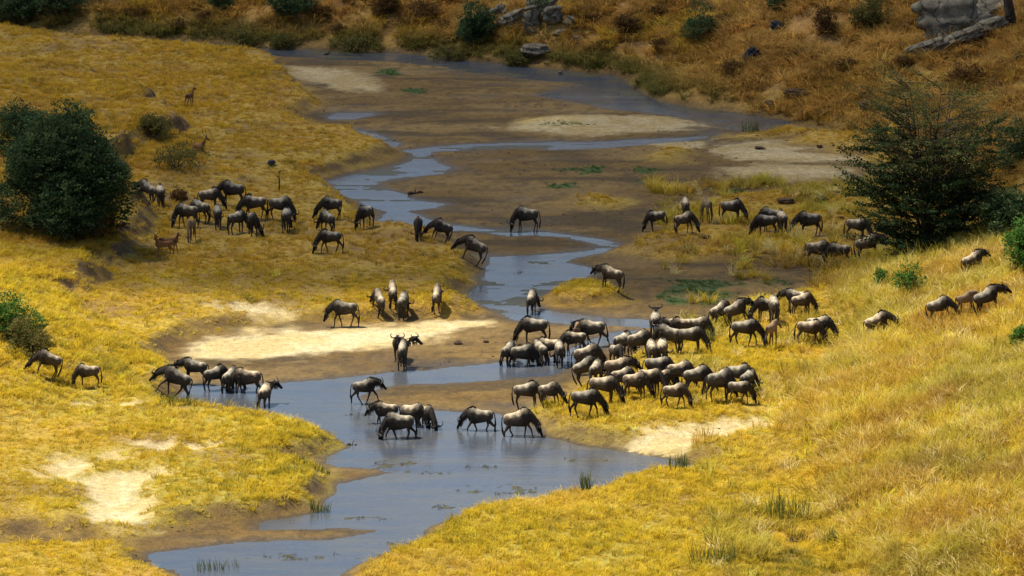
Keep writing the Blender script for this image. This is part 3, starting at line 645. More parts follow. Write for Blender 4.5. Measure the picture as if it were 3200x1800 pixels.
# ------------------------------------------------------------------ grass
def grass_mat(name, trans=.5):
    t = NT(name); at = t.n('ShaderNodeAttribute', attribute_name='tint', attribute_type='INSTANCER')
    gd = t.n('ShaderNodeAttribute', attribute_name='tip')
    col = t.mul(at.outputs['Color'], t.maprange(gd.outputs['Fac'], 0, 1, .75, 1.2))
    d = t.n('ShaderNodeBsdfDiffuse'); tl = t.n('ShaderNodeBsdfTranslucent'); t.l(col, d.inputs[0]); t.l(col, tl.inputs[0])
    m = t.n('ShaderNodeMixShader'); m.inputs[0].default_value = trans; t.l(d.outputs[0], m.inputs[1]); t.l(tl.outputs[0], m.inputs[2])
    return t.done(m.outputs[0])
GRASS = grass_mat('dry_grass')
def tuft_mesh(name, n, rad, h, bend, width, seed):
    r = np.random.default_rng(seed); V, Q, T = [], [], []
    for k in range(n):
        a = r.uniform(0, 6.28); q = rad * math.sqrt(r.random()); b = np.array([math.cos(a) * q, math.sin(a) * q, 0])
        az = a + r.uniform(-1.2, 1.2); hh = h * r.uniform(.5, 1.1); bn = bend * r.uniform(.3, 1.4) * hh; w = width * r.uniform(.6, 1.3)
        dr = np.array([math.cos(az), math.sin(az), 0]); sd = np.array([-dr[1], dr[0], 0]); tw = r.uniform(-1, 1); sd = sd * math.cos(tw) + dr * math.sin(tw)
        pts = [b, b + dr * bn * .35 + [0, 0, hh * .6], b + dr * bn + [0, 0, hh * (1.0 - .25 * min(bend, 1.6))]]
        i = len(V)
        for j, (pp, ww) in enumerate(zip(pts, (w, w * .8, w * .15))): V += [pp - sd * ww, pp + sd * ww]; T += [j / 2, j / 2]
        Q += [(i, i + 1, i + 3, i + 2), (i + 2, i + 3, i + 5, i + 4)]
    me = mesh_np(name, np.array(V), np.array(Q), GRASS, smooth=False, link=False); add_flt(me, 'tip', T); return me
def scatter(name, label, cat, variants, pts, tint, scl, lean, seed):
    """one mass of tufts: instances on points, the tuft kind picked at random"""
    r = np.random.default_rng(seed); n = len(pts)
    root = empty(name, (0, 0, 0)); tag(root, label, cat, kind='stuff')
    which = r.integers(0, len(variants), n)
    for k, me in enumerate(variants):
        s = which == k; m = bpy.data.meshes.new(name); m.vertices.add(int(s.sum())); m.vertices.foreach_set('co', np.asarray(pts[s], np.float32).ravel())
        add_col(m, 'tint', tint[s]); add_flt(m, 'scl', scl[s])
        a = m.attributes.new('rot', 'FLOAT_VECTOR', 'POINT'); rot = np.stack([r.normal(size=s.sum()) * lean, r.normal(size=s.sum()) * lean, r.random(s.sum()) * 6.283], -1)
        a.data.foreach_set('vector', np.asarray(rot, np.float32).ravel())
        o = bpy.data.objects.new('tufts', m); COL.objects.link(o); o.parent = root; tag(o, kind='stuff')
        proto = bpy.data.objects.new('tuft', me)
        g = bpy.data.node_groups.new('scatter', 'GeometryNodeTree')
        g.interface.new_socket('Geometry', in_out='INPUT', socket_type='NodeSocketGeometry'); g.interface.new_socket('Geometry', in_out='OUTPUT', socket_type='NodeSocketGeometry')
        gi = g.nodes.new('NodeGroupInput'); go = g.nodes.new('NodeGroupOutput'); ip = g.nodes.new('GeometryNodeInstanceOnPoints'); oi = g.nodes.new('GeometryNodeObjectInfo')
        oi.inputs['Object'].default_value = proto; oi.inputs['As Instance'].default_value = True
        na = g.nodes.new('GeometryNodeInputNamedAttribute'); na.data_type = 'FLOAT'; na.inputs[0].default_value = 'scl'
        nr = g.nodes.new('GeometryNodeInputNamedAttribute'); nr.data_type = 'FLOAT_VECTOR'; nr.inputs[0].default_value = 'rot'
        L = g.links.new
        L(gi.outputs[0], ip.inputs['Points']); L(oi.outputs['Geometry'], ip.inputs['Instance'])
        L([x for x in nr.outputs if x.enabled][0], ip.inputs['Rotation']); L([x for x in na.outputs if x.enabled][0], ip.inputs['Scale']); L(ip.outputs[0], go.inputs[0])
        md = o.modifiers.new('scatter', 'NODES'); md.node_group = g
    return root
def candidates(per_m2, seed, y0=166, y1=372):
    r = np.random.default_rng(seed); n = int(per_m2 * (y1 - y0) * 90)
    x = r.uniform(-44, 46, n); y = r.uniform(y0, y1, n)
    half = 1600 / FPX * np.hypot(y, CAM_H) + 2.5
    k = np.abs(x) < half; return x[k], y[k], r
def tints(x, y, r, cols, seed, spread=.22):
    base = np.stack([samp(BASE[..., c], x, y) for c in range(3)], -1)
    n = fbm(x, y, 5, 3, seed) + r.normal(size=len(x)) * .16
    ci = np.clip(n, 0, .999) * (len(cols) - 1); i = ci.astype(int); f = (ci - i)[:, None]; K = np.array(cols)
    c = K[i] * (1 - f) + K[np.minimum(i + 1, len(cols) - 1)] * f
    return np.clip((c * .75 + base * .25) * np.exp(r.normal(size=(len(x), 1)) * spread), 0, .85)
YEL = (.75, .56, .035); STRAW = (.82, .63, .14); OCH = (.62, .40, .035); OLV = (.50, .39, .045); BRN = (.36, .215, .07); ORG = (.58, .325, .07); GRN = (.16, .19, .04)
short_v = [tuft_mesh('tuft', 22, .17, .16, 1.1, .012, 100 + k) for k in range(4)]
mid_v = [tuft_mesh('tuft', 30, .20, .36, .9, .013, 110 + k) for k in range(4)]
tall_v = [tuft_mesh('tuft', 34, .24, .70, .75, .015, 120 + k) for k in range(5)]
hill_v = [tuft_mesh('tuft', 44, .28, .70, 1.15, .018, 130 + k) for k in range(4)]

# where the ground is grass, sand, steep ...
def mask(x, y):
    g = samp(MK['gm'], x, y); s = samp(MK['sm'], x, y); z = samp(ZZ, x, y)
    return g * (1 - sstep(.15, .5, s)) * sstep(.10, .3, z) * (1 - .9 * samp(MK['cut'], x, y)), z
hdv = lambda x, y: samp(F['hd'], x, y)
# 1 short grazed turf everywhere on the banks
x, y, r = candidates(24, 1); g, z = mask(x, y)
n = fbm(x, y, 2.2, 3, 201); grazed = sstep(222, 240, y)
k = (r.random(len(x)) < g * (.35 + 1.0 * sstep(.35, .65, n)) * (1 - .60 * grazed * sstep(.40, .60, fbm(x * .6, y, 2.2, 4, 88)) - .2 * grazed)) & (hdv(x, y) < .5)
x, y, z, grazed = x[k], y[k], z[k], grazed[k][:, None]
TS = tints(x, y, r, [OLV, YEL, OCH, YEL, STRAW, OCH], 211, .17) * (1 - .75 * grazed) + tints(x, y, r, [(.52, .38, .06), OCH, (.55, .32, .05), BRN, (.60, .38, .05), OCH], 217, .2) * .75 * grazed
scatter('short_grass', 'short grazed yellow turf covering the river banks', 'grass', short_v, np.stack([x, y, z - .01], -1), TS, r.uniform(.4, .95, len(x)), .15, 1)
# 2 knee-high grass: near right bank, left slope, round the herd, patches on the terrace
x, y, r = candidates(18, 2); g, z = mask(x, y)
d = 0.10 + .0 * x
nearright = sstep(0, 1.5, samp(F['grs'], x, y)) * (y < 205) * (x > -12)
d = np.maximum(d, .75 * nearright)
d = np.maximum(d, .8 * sstep(0, 2, samp(F['lt'], x, y)) * (y < 232)); d = np.maximum(d, .45 * sstep(0, 2, samp(F['lt'], x, y)))
for e, a in (((2060,1290,360,45),.9),((1960,1120,170,40),.7),((2180,1110,170,45),.8),((2380,1150,200,80),.6),((300,1210,300,90),.9),((600,1350,520,110),.35),((850,1560,260,90),.5),((1840,925,150,40),.7),((470,500,220,70),.8),((600,280,420,160),.4),((2350,420,160,40),.5),((2700,860,160,50),.9),((1700,385,150,22),.6),((680,1790,130,22),.8),((2420,960,150,60),.8)):
    d = np.maximum(d, a * sstep(0, .45, ell(x, y, *e)))
n = fbm(x, y, 1.8, 3, 202)
k = (r.random(len(x)) < g * d * (.4 + 1.0 * sstep(.35, .6, n))) & (hdv(x, y) < .3)
x, y, z = x[k], y[k], z[k]
scatter('knee_high_grass', 'knee high dry yellow grass on the near banks and slopes', 'grass', mid_v, np.stack([x, y, z - .02], -1), tints(x, y, r, [GRN, OLV, YEL, YEL, STRAW, OCH], 212, .17) * np.where(y[:, None] > 232, np.array([.92, .80, 1.0]), 1), r.uniform(.45, 1.05, len(x)), .2, 2)
# 3 tall golden grass on the right-hand spur
x, y, r = candidates(32, 3, 166, 262); k0 = x > 8; x, y = x[k0], y[k0]
z = samp(ZZ, x, y); s = samp(F['sp'], x, y); n = fbm(x, y, 2.4, 3, 203)
k = r.random(len(x)) < sstep(-.2, 2.2, s + (n - .5) * 2) * (.3 + .9 * sstep(.3, .6, n)) * (hdv(x, y) < 2)
x, y, z = x[k], y[k], z[k]
T = tints(x, y, r, [OLV, YEL, STRAW, YEL, OCH, STRAW, ORG], 213, .3)
pn = sstep(.50, .66, fbm(x, y, 4.5, 4, 233))[:, None]; T = T * (1 - pn * .6) + np.array(ORG) * .85 * pn * .6
pb = sstep(.60, .70, fbm(x, y, 2.6, 3, 234))[:, None]; T = T * (1 - pb * .6) + np.array(BRN) * pb * .6
pg = sstep(.5, .68, fbm(x, y, 7, 3, 235) + .12 * (y < 192))[:, None]; T = T * (1 - pg * .5) + np.array((.46, .42, .07)) * pg * .5
pale = (r.random(len(x)) < .10)[:, None]; T = np.where(pale, np.array((.88, .74, .33)), T)
scatter('tall_grass', 'tall tangled golden grass covering the right hand slope', 'grass', tall_v, np.stack([x, y, z - .03], -1), T, r.uniform(.55, 1.25, len(x)) * (.75 + .5 * fbm(x, y, 3, 2, 236)), .42, 3)
# 4 rank tussocks on the far hillside
x, y, r = candidates(16, 4, 228, 372); h = hdv(x, y); n = fbm(x, y, 2.0, 3, 204)
k = r.random(len(x)) < sstep(0, 1.2, h) * (.15 + 1.1 * sstep(.4, .6, n)); x, y = x[k], y[k]; h = h[k]; z = samp(ZZ, x, y)
T = tints(x, y, r, [BRN, ORG, (.58, .40, .12), ORG, (.36, .22, .08), OCH, OLV], 214, .3)
wsh = (1 - sstep(.3, 3.2, h))[:, None] * (x < 14)[:, None]; T = T * (1 - wsh * .8) + np.array([.15, .17, .05]) * wsh * .8
scatter('hillside_grass', 'rank orange brown tussocks on the far hillside', 'grass', hill_v, np.stack([x, y, z - .03], -1), T, r.uniform(.5, 1.35, len(x)), .25, 4)
# 5 low green weed on the wet flat
x, y, r = candidates(20, 5, 200, 345); gr = samp(MK['gr'], x, y); k = r.random(len(x)) < gr * .7; x, y = x[k], y[k]; z = samp(ZZ, x, y)
scatter('green_weed', 'low green weed in patches on the wet mud flat', 'weed', short_v, np.stack([x, y, z], -1), tints(x, y, r, [(.05, .11, .03), (.09, .15, .04), (.05, .09, .025)], 215), r.uniform(.35, .8, len(x)), .2, 5)

# upright green sedge, each clump a plant of its own
SEDGE = leaf_mat('sedge', (.06, .10, .028), (.22, .24, .06))
def sedge(u, v, wpx, hpx, label, seed):
    p = ground(u, v); m = mpp(p); w, h = wpx * m, hpx * m; r = np.random.default_rng(seed); V, Q, T = [], [], []
    for k in range(int(70 * max(1, w))):
        b = np.array([r.uniform(-.5, .5) * w, r.uniform(-.35, .35) * w, 0]); b[2] = zat(p.x + b[0], p.y + b[1]) - p.z - .03
        l = np.array([r.normal() * .16, r.normal() * .16, 1]) * h * r.uniform(.5, 1.1); a = r.uniform(0, 3.14); sd = np.array([math.cos(a), math.sin(a), 0]) * .014
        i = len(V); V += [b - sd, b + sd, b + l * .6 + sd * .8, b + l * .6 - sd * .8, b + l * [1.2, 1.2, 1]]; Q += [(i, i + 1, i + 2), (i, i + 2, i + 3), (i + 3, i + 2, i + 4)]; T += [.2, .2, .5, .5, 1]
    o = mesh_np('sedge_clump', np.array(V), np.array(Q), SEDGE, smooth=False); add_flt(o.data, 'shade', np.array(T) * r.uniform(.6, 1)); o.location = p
    tag(o, label, 'sedge'); return o
for a in ((2465,1618,130,100,'widest upright green sedge clump in the near right grass'),(2655,1622,70,70,'small sedge clump just right of the widest one'),(2235,1760,150,80,'dark green sedge clump at the bottom, left of the dark puddle'),
 (2120,1468,60,60,'green sedge at the tip of the pool below the sand patch'),(1832,1540,26,80,'few tall pale stalks at the edge of the pool'),(2345,412,50,50,'isolated green reed tuft in the far shallow water'),
 (2595,1702,40,60,'small green plant growing beside the dark puddle'),(1000,1600,60,40,'sedge fringe at the foot of the near left bank'),(985,1465,90,34,'tall stalks in the notch of the grassy point'),(560,1262,120,34,'green sedge at the water edge below the five drinking wildebeest'),(2215,1075,40,60,'green sedge beside the rightmost animal of the drinking herd'),(680,1795,130,50,'reeds along the bottom edge of the photograph in the shallows')):
    sedge(*a, seed=int(a[0]))

# 5b water weed breaking the surface of the pool
x, y, r = candidates(30, 7, 170, 262); wd = samp(F['weed'], x, y); wt = samp(F['wat'], x, y); n = fbm(x, y * .8, .7, 3, 208)
k = (r.random(len(x)) < sstep(.08, .5, wd) * sstep(.48, .60, n) * .75) & (wt > .05); x, y = x[k], y[k]
scatter('water_weed', 'dark water weed breaking the surface of the river in drifts', 'weed', short_v, np.stack([x, y, np.full(len(x), -.03)], -1), tints(x, y, r, [(.05, .05, .022), (.11, .085, .035), (.06, .065, .03)], 216), r.uniform(.25, .6, len(x)), .5, 7)
# 6 small dark clods, dung and twigs trodden into the mud and sand
cl_v = []
for k in range(3):
    V, Fc = ICO2; rr2 = np.random.default_rng(400 + k); V = V * (1 + .5 * (rr2.random((len(V), 1)) - .5)) * [.09, .07, .035]; cl_v.append(mesh_np('clod', V, Fc, EARTH, smooth=False, link=False))
x, y, r = candidates(1.1, 6, 170, 345); g = samp(MK['gm'], x, y); z = samp(ZZ, x, y); n = fbm(x, y, 5, 3, 206)
k = (r.random(len(x)) < (1 - g * .75) * sstep(.54, .72, n) * .8 * (1 - .3 * samp(MK['sm'], x, y))) & (z > .02) & (hdv(x, y) < .5); x, y, z = x[k], y[k], z[k]
scatter('trodden_clods', 'small dark clods and dung trodden into the mud flats', 'clods', cl_v, np.stack([x, y, z], -1), np.tile([.1, .07, .04], (len(x), 1)), r.uniform(.3, 1.1, len(x)) ** 1.5, .2, 6)

# ------------------------------------------------------------------ animals
def coat_mat(name, rough=.7):
    t = NT(name); at = t.n('ShaderNodeAttribute', attribute_name='coat'); oi = t.n('ShaderNodeObjectInfo')
    tc = t.n('ShaderNodeTexCoord').outputs['Object']; n = t.noise(7, 5, .7, tc)
    col = t.mul(t.mul(at.outputs['Color'], t.maprange(n, .3, .7, .55, 1.4)), t.maprange(oi.outputs['Random'], 0, 1, .68, 1.25))
    col = t.mixc(t.maprange(oi.outputs['Random'], 0, 1, 0, .45), col, t.mul(col, t.ramp(oi.outputs['Random'], [(0, (1, 1, 1)), (1, (1.0, .72, .48))])))
    return t.done(t.bsdf(col, rough, t.bump(t.noise(34, 4, .7, tc), .7, .03), .12))
COAT = coat_mat('animal_coat')
def plain(name, c, rough=.7):
    t = NT(name); tc = t.n('ShaderNodeTexCoord').outputs['Object']; n = t.noise(25, 3, .6, tc)
    cc = t.n('ShaderNodeRGB'); cc.outputs[0].default_value = (*c, 1)
    return t.done(t.bsdf(t.mul(cc.outputs[0], t.maprange(n, .3, .7, .6, 1.4)), rough, None, .3))
HAIR_BLACK = plain('black_hair', (.016, .015, .016)); HAIR_BEARD = plain('beard_hair', (.10, .085, .062)); HORN = plain('horn', (.05, .045, .04), .35)

class Pose:
    def __init__(s, neck='graze', turn=0, stride=0.0, calf=False, kind='gnu', tail=0.0, lying=False):
        s.__dict__.update(locals())
NECKS = {   # poll, muzzle and two points on the neck, in the animal's own side view (x forward, z up)
 'graze': ((.66, 1.00), (.87, .72), (1.00, .50), (1.15, .07)),
 'drink': ((.66, .98), (.88, .70), (1.02, .47), (1.13, .02)),
 'low':   ((.70, 1.06), (.92, .86), (1.07, .72), (1.27, .30)),
 'level': ((.72, 1.14), (.92, 1.08), (1.08, 1.06), (1.34, .72)),
 'up':    ((.68, 1.20), (.82, 1.30), (.93, 1.40), (1.22, 1.10)),
}
def build_animal(name, P, seed=0):
    gnu = P.kind == 'gnu'; jr = random.Random(seed * 7 + 1); J = (lambda s: jr.uniform(-s, s)) if seed else (lambda s: 0.0)
    if gnu:
        T = [(-.76, 1.00, .05, .04), (-.72, 1.00, .16, .12), (-.58, .955, .25, .20), (-.32, .93, .27, .22), (-.02, .92, .31, .24), (.22, .945, .365, .24), (.40, .99, .395, .21), (.55, .99, .34, .17), (.66, .97, .22, .11), (.70, .96, .06, .05)]
    else:
        T = [(-.58, .78, .04, .03), (-.54, .77, .12, .09), (-.42, .75, .155, .13), (-.2, .73, .155, .14), (0, .72, .175, .145), (.2, .73, .19, .14), (.36, .75, .19, .12), (.46, .76, .14, .09), (.5, .76, .05, .04)]
    jb, jw, jh = 1 + J(.07), 1 + J(.14), J(.03)
    T = [(x, z - (a * jb - a) * .6 + jh * (x > 0), a * jb, b_ * jw) for x, z, a, b_ in T]
    if P.calf: T = [(x * .80, z + .03, a * .72, b * .66) for x, z, a, b in T]
    parts = [tube([(x, 0, z) for x, z, a, b in T], [(b, a) for x, z, a, b in T], 14)]
    # neck and head
    if gnu:
        n1, n2, poll, muz = [Vector((x, 0, z)) for x, z in NECKS[P.neck]]; n0 = Vector((.42, 0, 1.08)); rn = [(.14, .26), (.125, .20), (.095, .155), (.085, .12)]
    else:
        n0, n1, n2, poll, muz = Vector((.34, 0, .80)), Vector((.45, 0, .95)), Vector((.52, 0, 1.08)), Vector((.56, 0, 1.2)), Vector((.78, 0, 1.06)); rn = [(.09, .13), (.065, .10), (.05, .07), (.05, .06)]
        if P.neck == 'graze': n1, n2, poll, muz = Vector((.52, 0, .7)), Vector((.64, 0, .5)), Vector((.74, 0, .3)), Vector((.80, 0, .06))
    if P.calf:
        for q in (n0, n1, n2, poll, muz): q.x *= .80
        n1 = n0.lerp(n1, .95); hv = (muz - poll) * .72
        if P.neck in ('graze', 'drink'): poll = muz - hv
        else: muz = poll + hv
        rn = [(a * .68, b * .68) for a, b in rn]
    if gnu:
        jn = Vector((J(.07), 0, J(.06) if P.neck not in ('graze', 'drink') else J(.015))); n2 = n2 + jn * .7 + Vector((0, 0, J(.05))); poll = poll + jn; muz = muz + jn + Vector((J(.05), 0, 0))
    tr = math.radians(P.turn + J(14))
    def turn(q, w):
        d = q - n0; a = tr * w; return n0 + Vector((d.x * math.cos(a) - d.y * math.sin(a), d.x * math.sin(a) + d.y * math.cos(a), d.z))
    n1, n2, poll, muz = turn(n1, .5), turn(n2, .8), turn(poll, 1), turn(muz, 1.25)
    parts.append(tube([n0, n1, n2, poll], rn, 12))
    hd = (muz - poll); hl = hd.length; hdir = hd.normalized(); hs = hdir.cross(Vector((0, 0, 1))); hs = hs.normalized() if hs.length > .05 else Vector((0, 1, 0))
    if hs.dot(Vector((0, 1, 0))) < 0: hs = -hs
    hup = hs.cross(hdir); hup = hup if hup.dot(Vector((1, 0, 0)) if False else (n0 - poll).normalized() * -1 + Vector((0, 0, .2))) > -9 else -hup
    if P.neck in ('graze', 'drink'): fwd = Vector((math.cos(tr), math.sin(tr), 0.3))
    else: fwd = Vector((math.cos(tr) * .5, math.sin(tr) * .5, 1))
    if hup.dot(fwd) < 0: hup = -hup
    w = .72 if P.calf else 1.0; w = w if gnu else .62
    HR = [(.075, .09), (.09, .115), (.08, .105), (.062, .08), (.068, .075), (.05, .05)]
    HT = [-.12, .08, .35, .65, .9, 1.02]
    parts.append(tube([poll + hd * q for q in HT], [(a * w, b * w) for a, b in HR], 10))
    for sgn in (-1, 1):                                       # ears
        e0 = poll + hs * sgn * .07 * w + hd * .03; e1 = e0 + hs * sgn * .17 * w - hup * .03 - hdir * .02
        parts.append(tube([e0, e0.lerp(e1, .5), e1], [(.022, .03), (.026, .045 * w), (.008, .01)], 6))
    # legs
    lz = 1.0 if gnu else .76
    rs = (1.0 if gnu else .62) * (.66 if P.calf else 1); xs = (.80 if P.calf else 1) * (1 if gnu else .80); yw = (.12 if gnu else .085) * (.72 if P.calf else 1)
    st = P.stride + J(.08)
    for sgn in (-1, 1):
        f = st * sgn; b = -st * sgn
        if P.lying:
            parts.append(tube([(.3, sgn * .1, .62), (.34, sgn * .13, .5), (.1, sgn * .12, .46)], [.07, .04, .03], 8)); parts.append(tube([(-.4, sgn * .12, .65), (-.2, sgn * .2, .52), (-.5, sgn * .18, .48)], [.1, .07, .03], 8)); continue
        kb = max(f, 0) * .18
        parts.append(tube([((.40) * xs, sgn * yw * .8, .98 * lz), ((.40 + f * .15) * xs, sgn * yw, .72 * lz), ((.42 + f * .62 + kb) * xs, sgn * yw, .41 * lz), ((.40 + f) * xs, sgn * yw * .95, .13 * lz), ((.44 + f * 1.04) * xs, sgn * yw * .95, 0.0)],
                          [(.075 * rs, .15 * rs), (.068 * rs, .085 * rs), (.046 * rs, .05 * rs), .034 * rs, .05 * rs], 9))
        parts.append(tube([((-.52) * xs, sgn * yw * .75, .98 * lz), ((-.46 + b * .1) * xs, sgn * yw * 1.1, .74 * lz), ((-.66 + b * .6) * xs, sgn * yw, .46 * lz), ((-.61 + b) * xs, sgn * yw * .95, .13 * lz), ((-.57 + b * 1.04) * xs, sgn * yw * .95, 0.0)],
                          [(.10 * rs, .19 * rs), (.085 * rs, .12 * rs), (.046 * rs, .055 * rs), .035 * rs, .05 * rs], 9))
    V, Fc = join(parts)
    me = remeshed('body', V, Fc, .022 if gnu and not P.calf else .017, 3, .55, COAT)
    n = len(me.vertices); C = np.zeros(n * 3, np.float32); me.vertices.foreach_get('co', C); C = C.reshape(-1, 3)
    def segd(a, b):
        a = np.array(a); b = np.array(b); d = b - a; t_ = np.clip(((C - a) @ d) / (d @ d), 0, 1); return np.linalg.norm(C - a - t_[:, None] * d, axis=1), t_
    dh, th = segd(poll - hd * .1, muz); dn, tn = segd(n1, n2); dn0, _ = segd(n0, n1); dn2, _ = segd(n2, poll)
    mixa = lambda A, B, t_: A + (np.array(B) - A) * np.clip(t_, 0, 1)[:, None]
    rg = np.random.default_rng(7)
    if gnu:
        col = np.tile(np.array((.090, .073, .053)), (n, 1))
        if P.calf: col = np.tile(np.array((.24, .17, .10)), (n, 1))
        else:
            nk = np.minimum(np.minimum(dn, dn0), dn2)
            fore = sstep(-.15, .4, C[:, 0]) * (C[:, 2] > .62)
            stripe = .5 + .5 * np.sin(C[:, 0] * 52 + np.sin(C[:, 2] * 9) * .9)
            col = mixa(col, (.036, .030, .024), fore * .85); col = mixa(col, (.020, .018, .016), fore * sstep(.55, .9, stripe) * .75)
            col = mixa(col, (.55, .485, .355), sstep(1.03, 1.20, C[:, 2] + .05 * np.sin(C[:, 0] * 14) - .12 * np.clip(C[:, 0], 0, 1)) * sstep(.75, 0, C[:, 0]) * (.45 + .75 * fbm(C[:, 0] * 3 + 9 + seed, C[:, 1] * 3 + C[:, 2] * 2, .35, 3, 5)))  # pale back: partly the coat itself, partly overhead sunlight put into the colour
        leg = sstep(.68, .5, C[:, 2]) * ((np.abs(C[:, 0]) < .95 * xs)) * (dh > .16)
        col = mixa(col, (.075, .052, .032), leg); col = mixa(col, (.03, .027, .025), sstep(.07, .03, C[:, 2]) * (dh > .1))
        col = mixa(col, (.035, .030, .025), sstep(.88, .68, C[:, 2]) * (1 - leg) * (np.abs(C[:, 0]) < .7) * .6)  # darker lower flank and belly: dark coat plus underside shade painted in
        col = mixa(col, (.012, .011, .011), sstep(.165, .125, dh) * (.35 if P.calf else 1) * sstep(-.02, .1, th + .05))
    else:
        col = np.tile(np.array((.22, .105, .042)), (n, 1)); col = mixa(col, (.30, .18, .09), sstep(.72, .62, C[:, 2])); col = mixa(col, (.55, .45, .33), sstep(.62, .57, C[:, 2]) * (np.abs(C[:, 1]) < .08) * (np.abs(C[:, 0]) < .35)); col = mixa(col, (.30, .15, .06), sstep(.55, .45, C[:, 2]))
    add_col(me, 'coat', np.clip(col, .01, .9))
    out = [('body', me)]
    # horns
    for sgn in (-1, 1):
        b = poll + hd * .02 + hup * .075 * w
        if gnu:
            up = hup * .3 - hdir
            up.normalize()
            hh = [b + hs * sgn * .03, b + hs * sgn * .13 - up * .035, b + hs * sgn * .25 - up * .03, b + hs * sgn * .315 + up * .06, b + hs * sgn * .30 + up * .16, b + hs * sgn * .235 + up * .225]; rr_ = [.05, .045, .036, .028, .019, .006]
            if P.calf: hh = [b + (q - b) * .35 for q in hh]; rr_ = [q * .45 for q in rr_]
        else:
            up = -hdir * .7 + hup * .7
            hh = [b + hs * sgn * .03, b + hs * sgn * .10 + up * .12, b + hs * sgn * .19 + up * .24 - hup * .05, b + hs * sgn * .16 + up * .40 - hup * .06, b + hs * sgn * .11 + up * .52]; rr_ = [.02, .019, .016, .012, .004]
            if P.tail < 0: hh = None
        if hh: V, Fc = tube(hh, rr_, 7); out.append(('horn', mesh_np('horn', V, Fc, HORN if gnu else HAIR_BLACK, link=False)))
    # tail
    if gnu:
        s = P.tail + J(.3); q = .8 if P.calf else 1
        V, Fc = tube([(-.72 * q, 0, 1.12), (-.82 * q, s * .1, 1.02), (-.87 * q, s * .35, .78), (-.88 * q, s * .55, .52), (-.84 * q, s * .6, .28), (-.83 * q, s * .62, .20)], [.03, .028, .035 * q, .058 * q, .04 * q, .008], 8)
        out.append(('tail', mesh_np('tail', V, Fc, HAIR_BLACK, link=False)))
    elif not P.lying:
        V, Fc = tube([(-.56, 0, .86), (-.61, 0, .74), (-.6, 0, .56)], [.03, .03, .01], 7); out.append(('tail', mesh_np('tail', V, Fc, HAIR_BEARD, link=False)))
    # mane and beard: ragged locks of hair
    if gnu and not P.calf:
        r = np.random.default_rng(3); chain = [Vector((.22, 0, 1.30)), Vector((.40, 0, 1.375))]
        ks = [n0, n1, n2, poll]
        for i in range(1, 4):
            d = (ks[i] - ks[i - 1]).normalized(); u_ = d.cross(Vector((-math.sin(tr * .7), math.cos(tr * .7), 0))); u_ = -u_ if u_.dot(Vector((0, 0, 1))) < 0 and P.neck not in ('x',) else u_
            if u_.dot(Vector((1, 0, .6))) < 0: u_ = -u_
            chain.append(ks[i] + u_ * (rn[i][1] * .93))
        Vv, Ff = [], []
        m = 46
        for i in range(m):
            q = i / (m - 1) * (len(chain) - 1.001); a = int(q); c = chain[a].lerp(chain[a + 1], q - a); d = (chain[a + 1] - chain[a]).normalized()
            nrm = (c - ks[0]).normalized(); nrm = (Vector((d.z * -1, 0, d.x)) if True else nrm); nrm = nrm if nrm.z > 0 or nrm.x > 0 else -nrm
            for j in range(4):
                y0 = r.normal() * .018; L_ = .11 * r.uniform(.6, 1.2); lay = r.choice([-1, 1]) * r.uniform(.2, 1.4)
                side = Vector((-math.sin(tr * .7), math.cos(tr * .7), 0))
                base = c + side * y0 - nrm * .04; tip = c + nrm * L_ * .6 + side * lay * L_ * .6 - d * r.uniform(-.02, .04); wv = d * .028
                i0 = len(Vv); Vv += [(base - wv)[:], (base + wv)[:], tip[:]]; Ff.append((i0, i0 + 1, i0 + 2))
        out.append(('mane', mesh_np('mane', np.array(Vv), np.array(Ff), HAIR_BLACK, smooth=False, link=False)))
        Vv, Ff = [], []
        for i in range(90):
            q = r.random(); c = n1.lerp(n2, q * 1.6) if q < .6 else n2.lerp(poll + hd * .3, (q - .6) / .4)
            un = Vector((-.5, 0, -.8)) if P.neck in ('graze', 'drink') else Vector((-.15, 0, -1)); un.normalize()
            base = c + un * .10 + Vector((r.normal() * .02, r.normal() * .03, 0)); tip = base + Vector((r.normal() * .03, r.normal() * .03, -1)) * r.uniform(.1, .2) + un * .04; wv = Vector((r.normal(), r.normal(), 0)).normalized() * .014
            i0 = len(Vv); Vv += [(base - wv)[:], (base + wv)[:], tip[:]]; Ff.append((i0, i0 + 1, i0 + 2))
        out.append(('beard', mesh_np('beard', np.array(Vv), np.array(Ff), HAIR_BEARD, smooth=False, link=False)))
    return out
POSES = {
 'graze': Pose('graze'), 'grazewalk': Pose('graze', 0, .20), 'grazel': Pose('graze', 28, .10, tail=.2), 'grazer': Pose('graze', -28, -.10, tail=-.2), 'drink': Pose('drink', 0, .12), 'drinkwalk': Pose('drink', 6, -.22),
 'low': Pose('low', 0, .06), 'lowwalk': Pose('low', -8, .26, tail=.15), 'level': Pose('level', 0, .05), 'levelwalk': Pose('level', 5, .28, tail=-.25), 'levell': Pose('level', 35, .05), 'levelr': Pose('level', -35, .08),
 'up': Pose('up', 0, .1), 'upr': Pose('up', -62, .06), 'upl': Pose('up', 50, .06), 'calfgraze': Pose('graze', 0, .08, True), 'calfstand': Pose('level', 0, .08, True),
 'impala': Pose('up', 25, .06, kind='impala'), 'impalaewe': Pose('up', -20, .08, kind='impala', tail=-1), 'impalarest': Pose('up', 60, 0, kind='impala', lying=True),
}
_built = {}
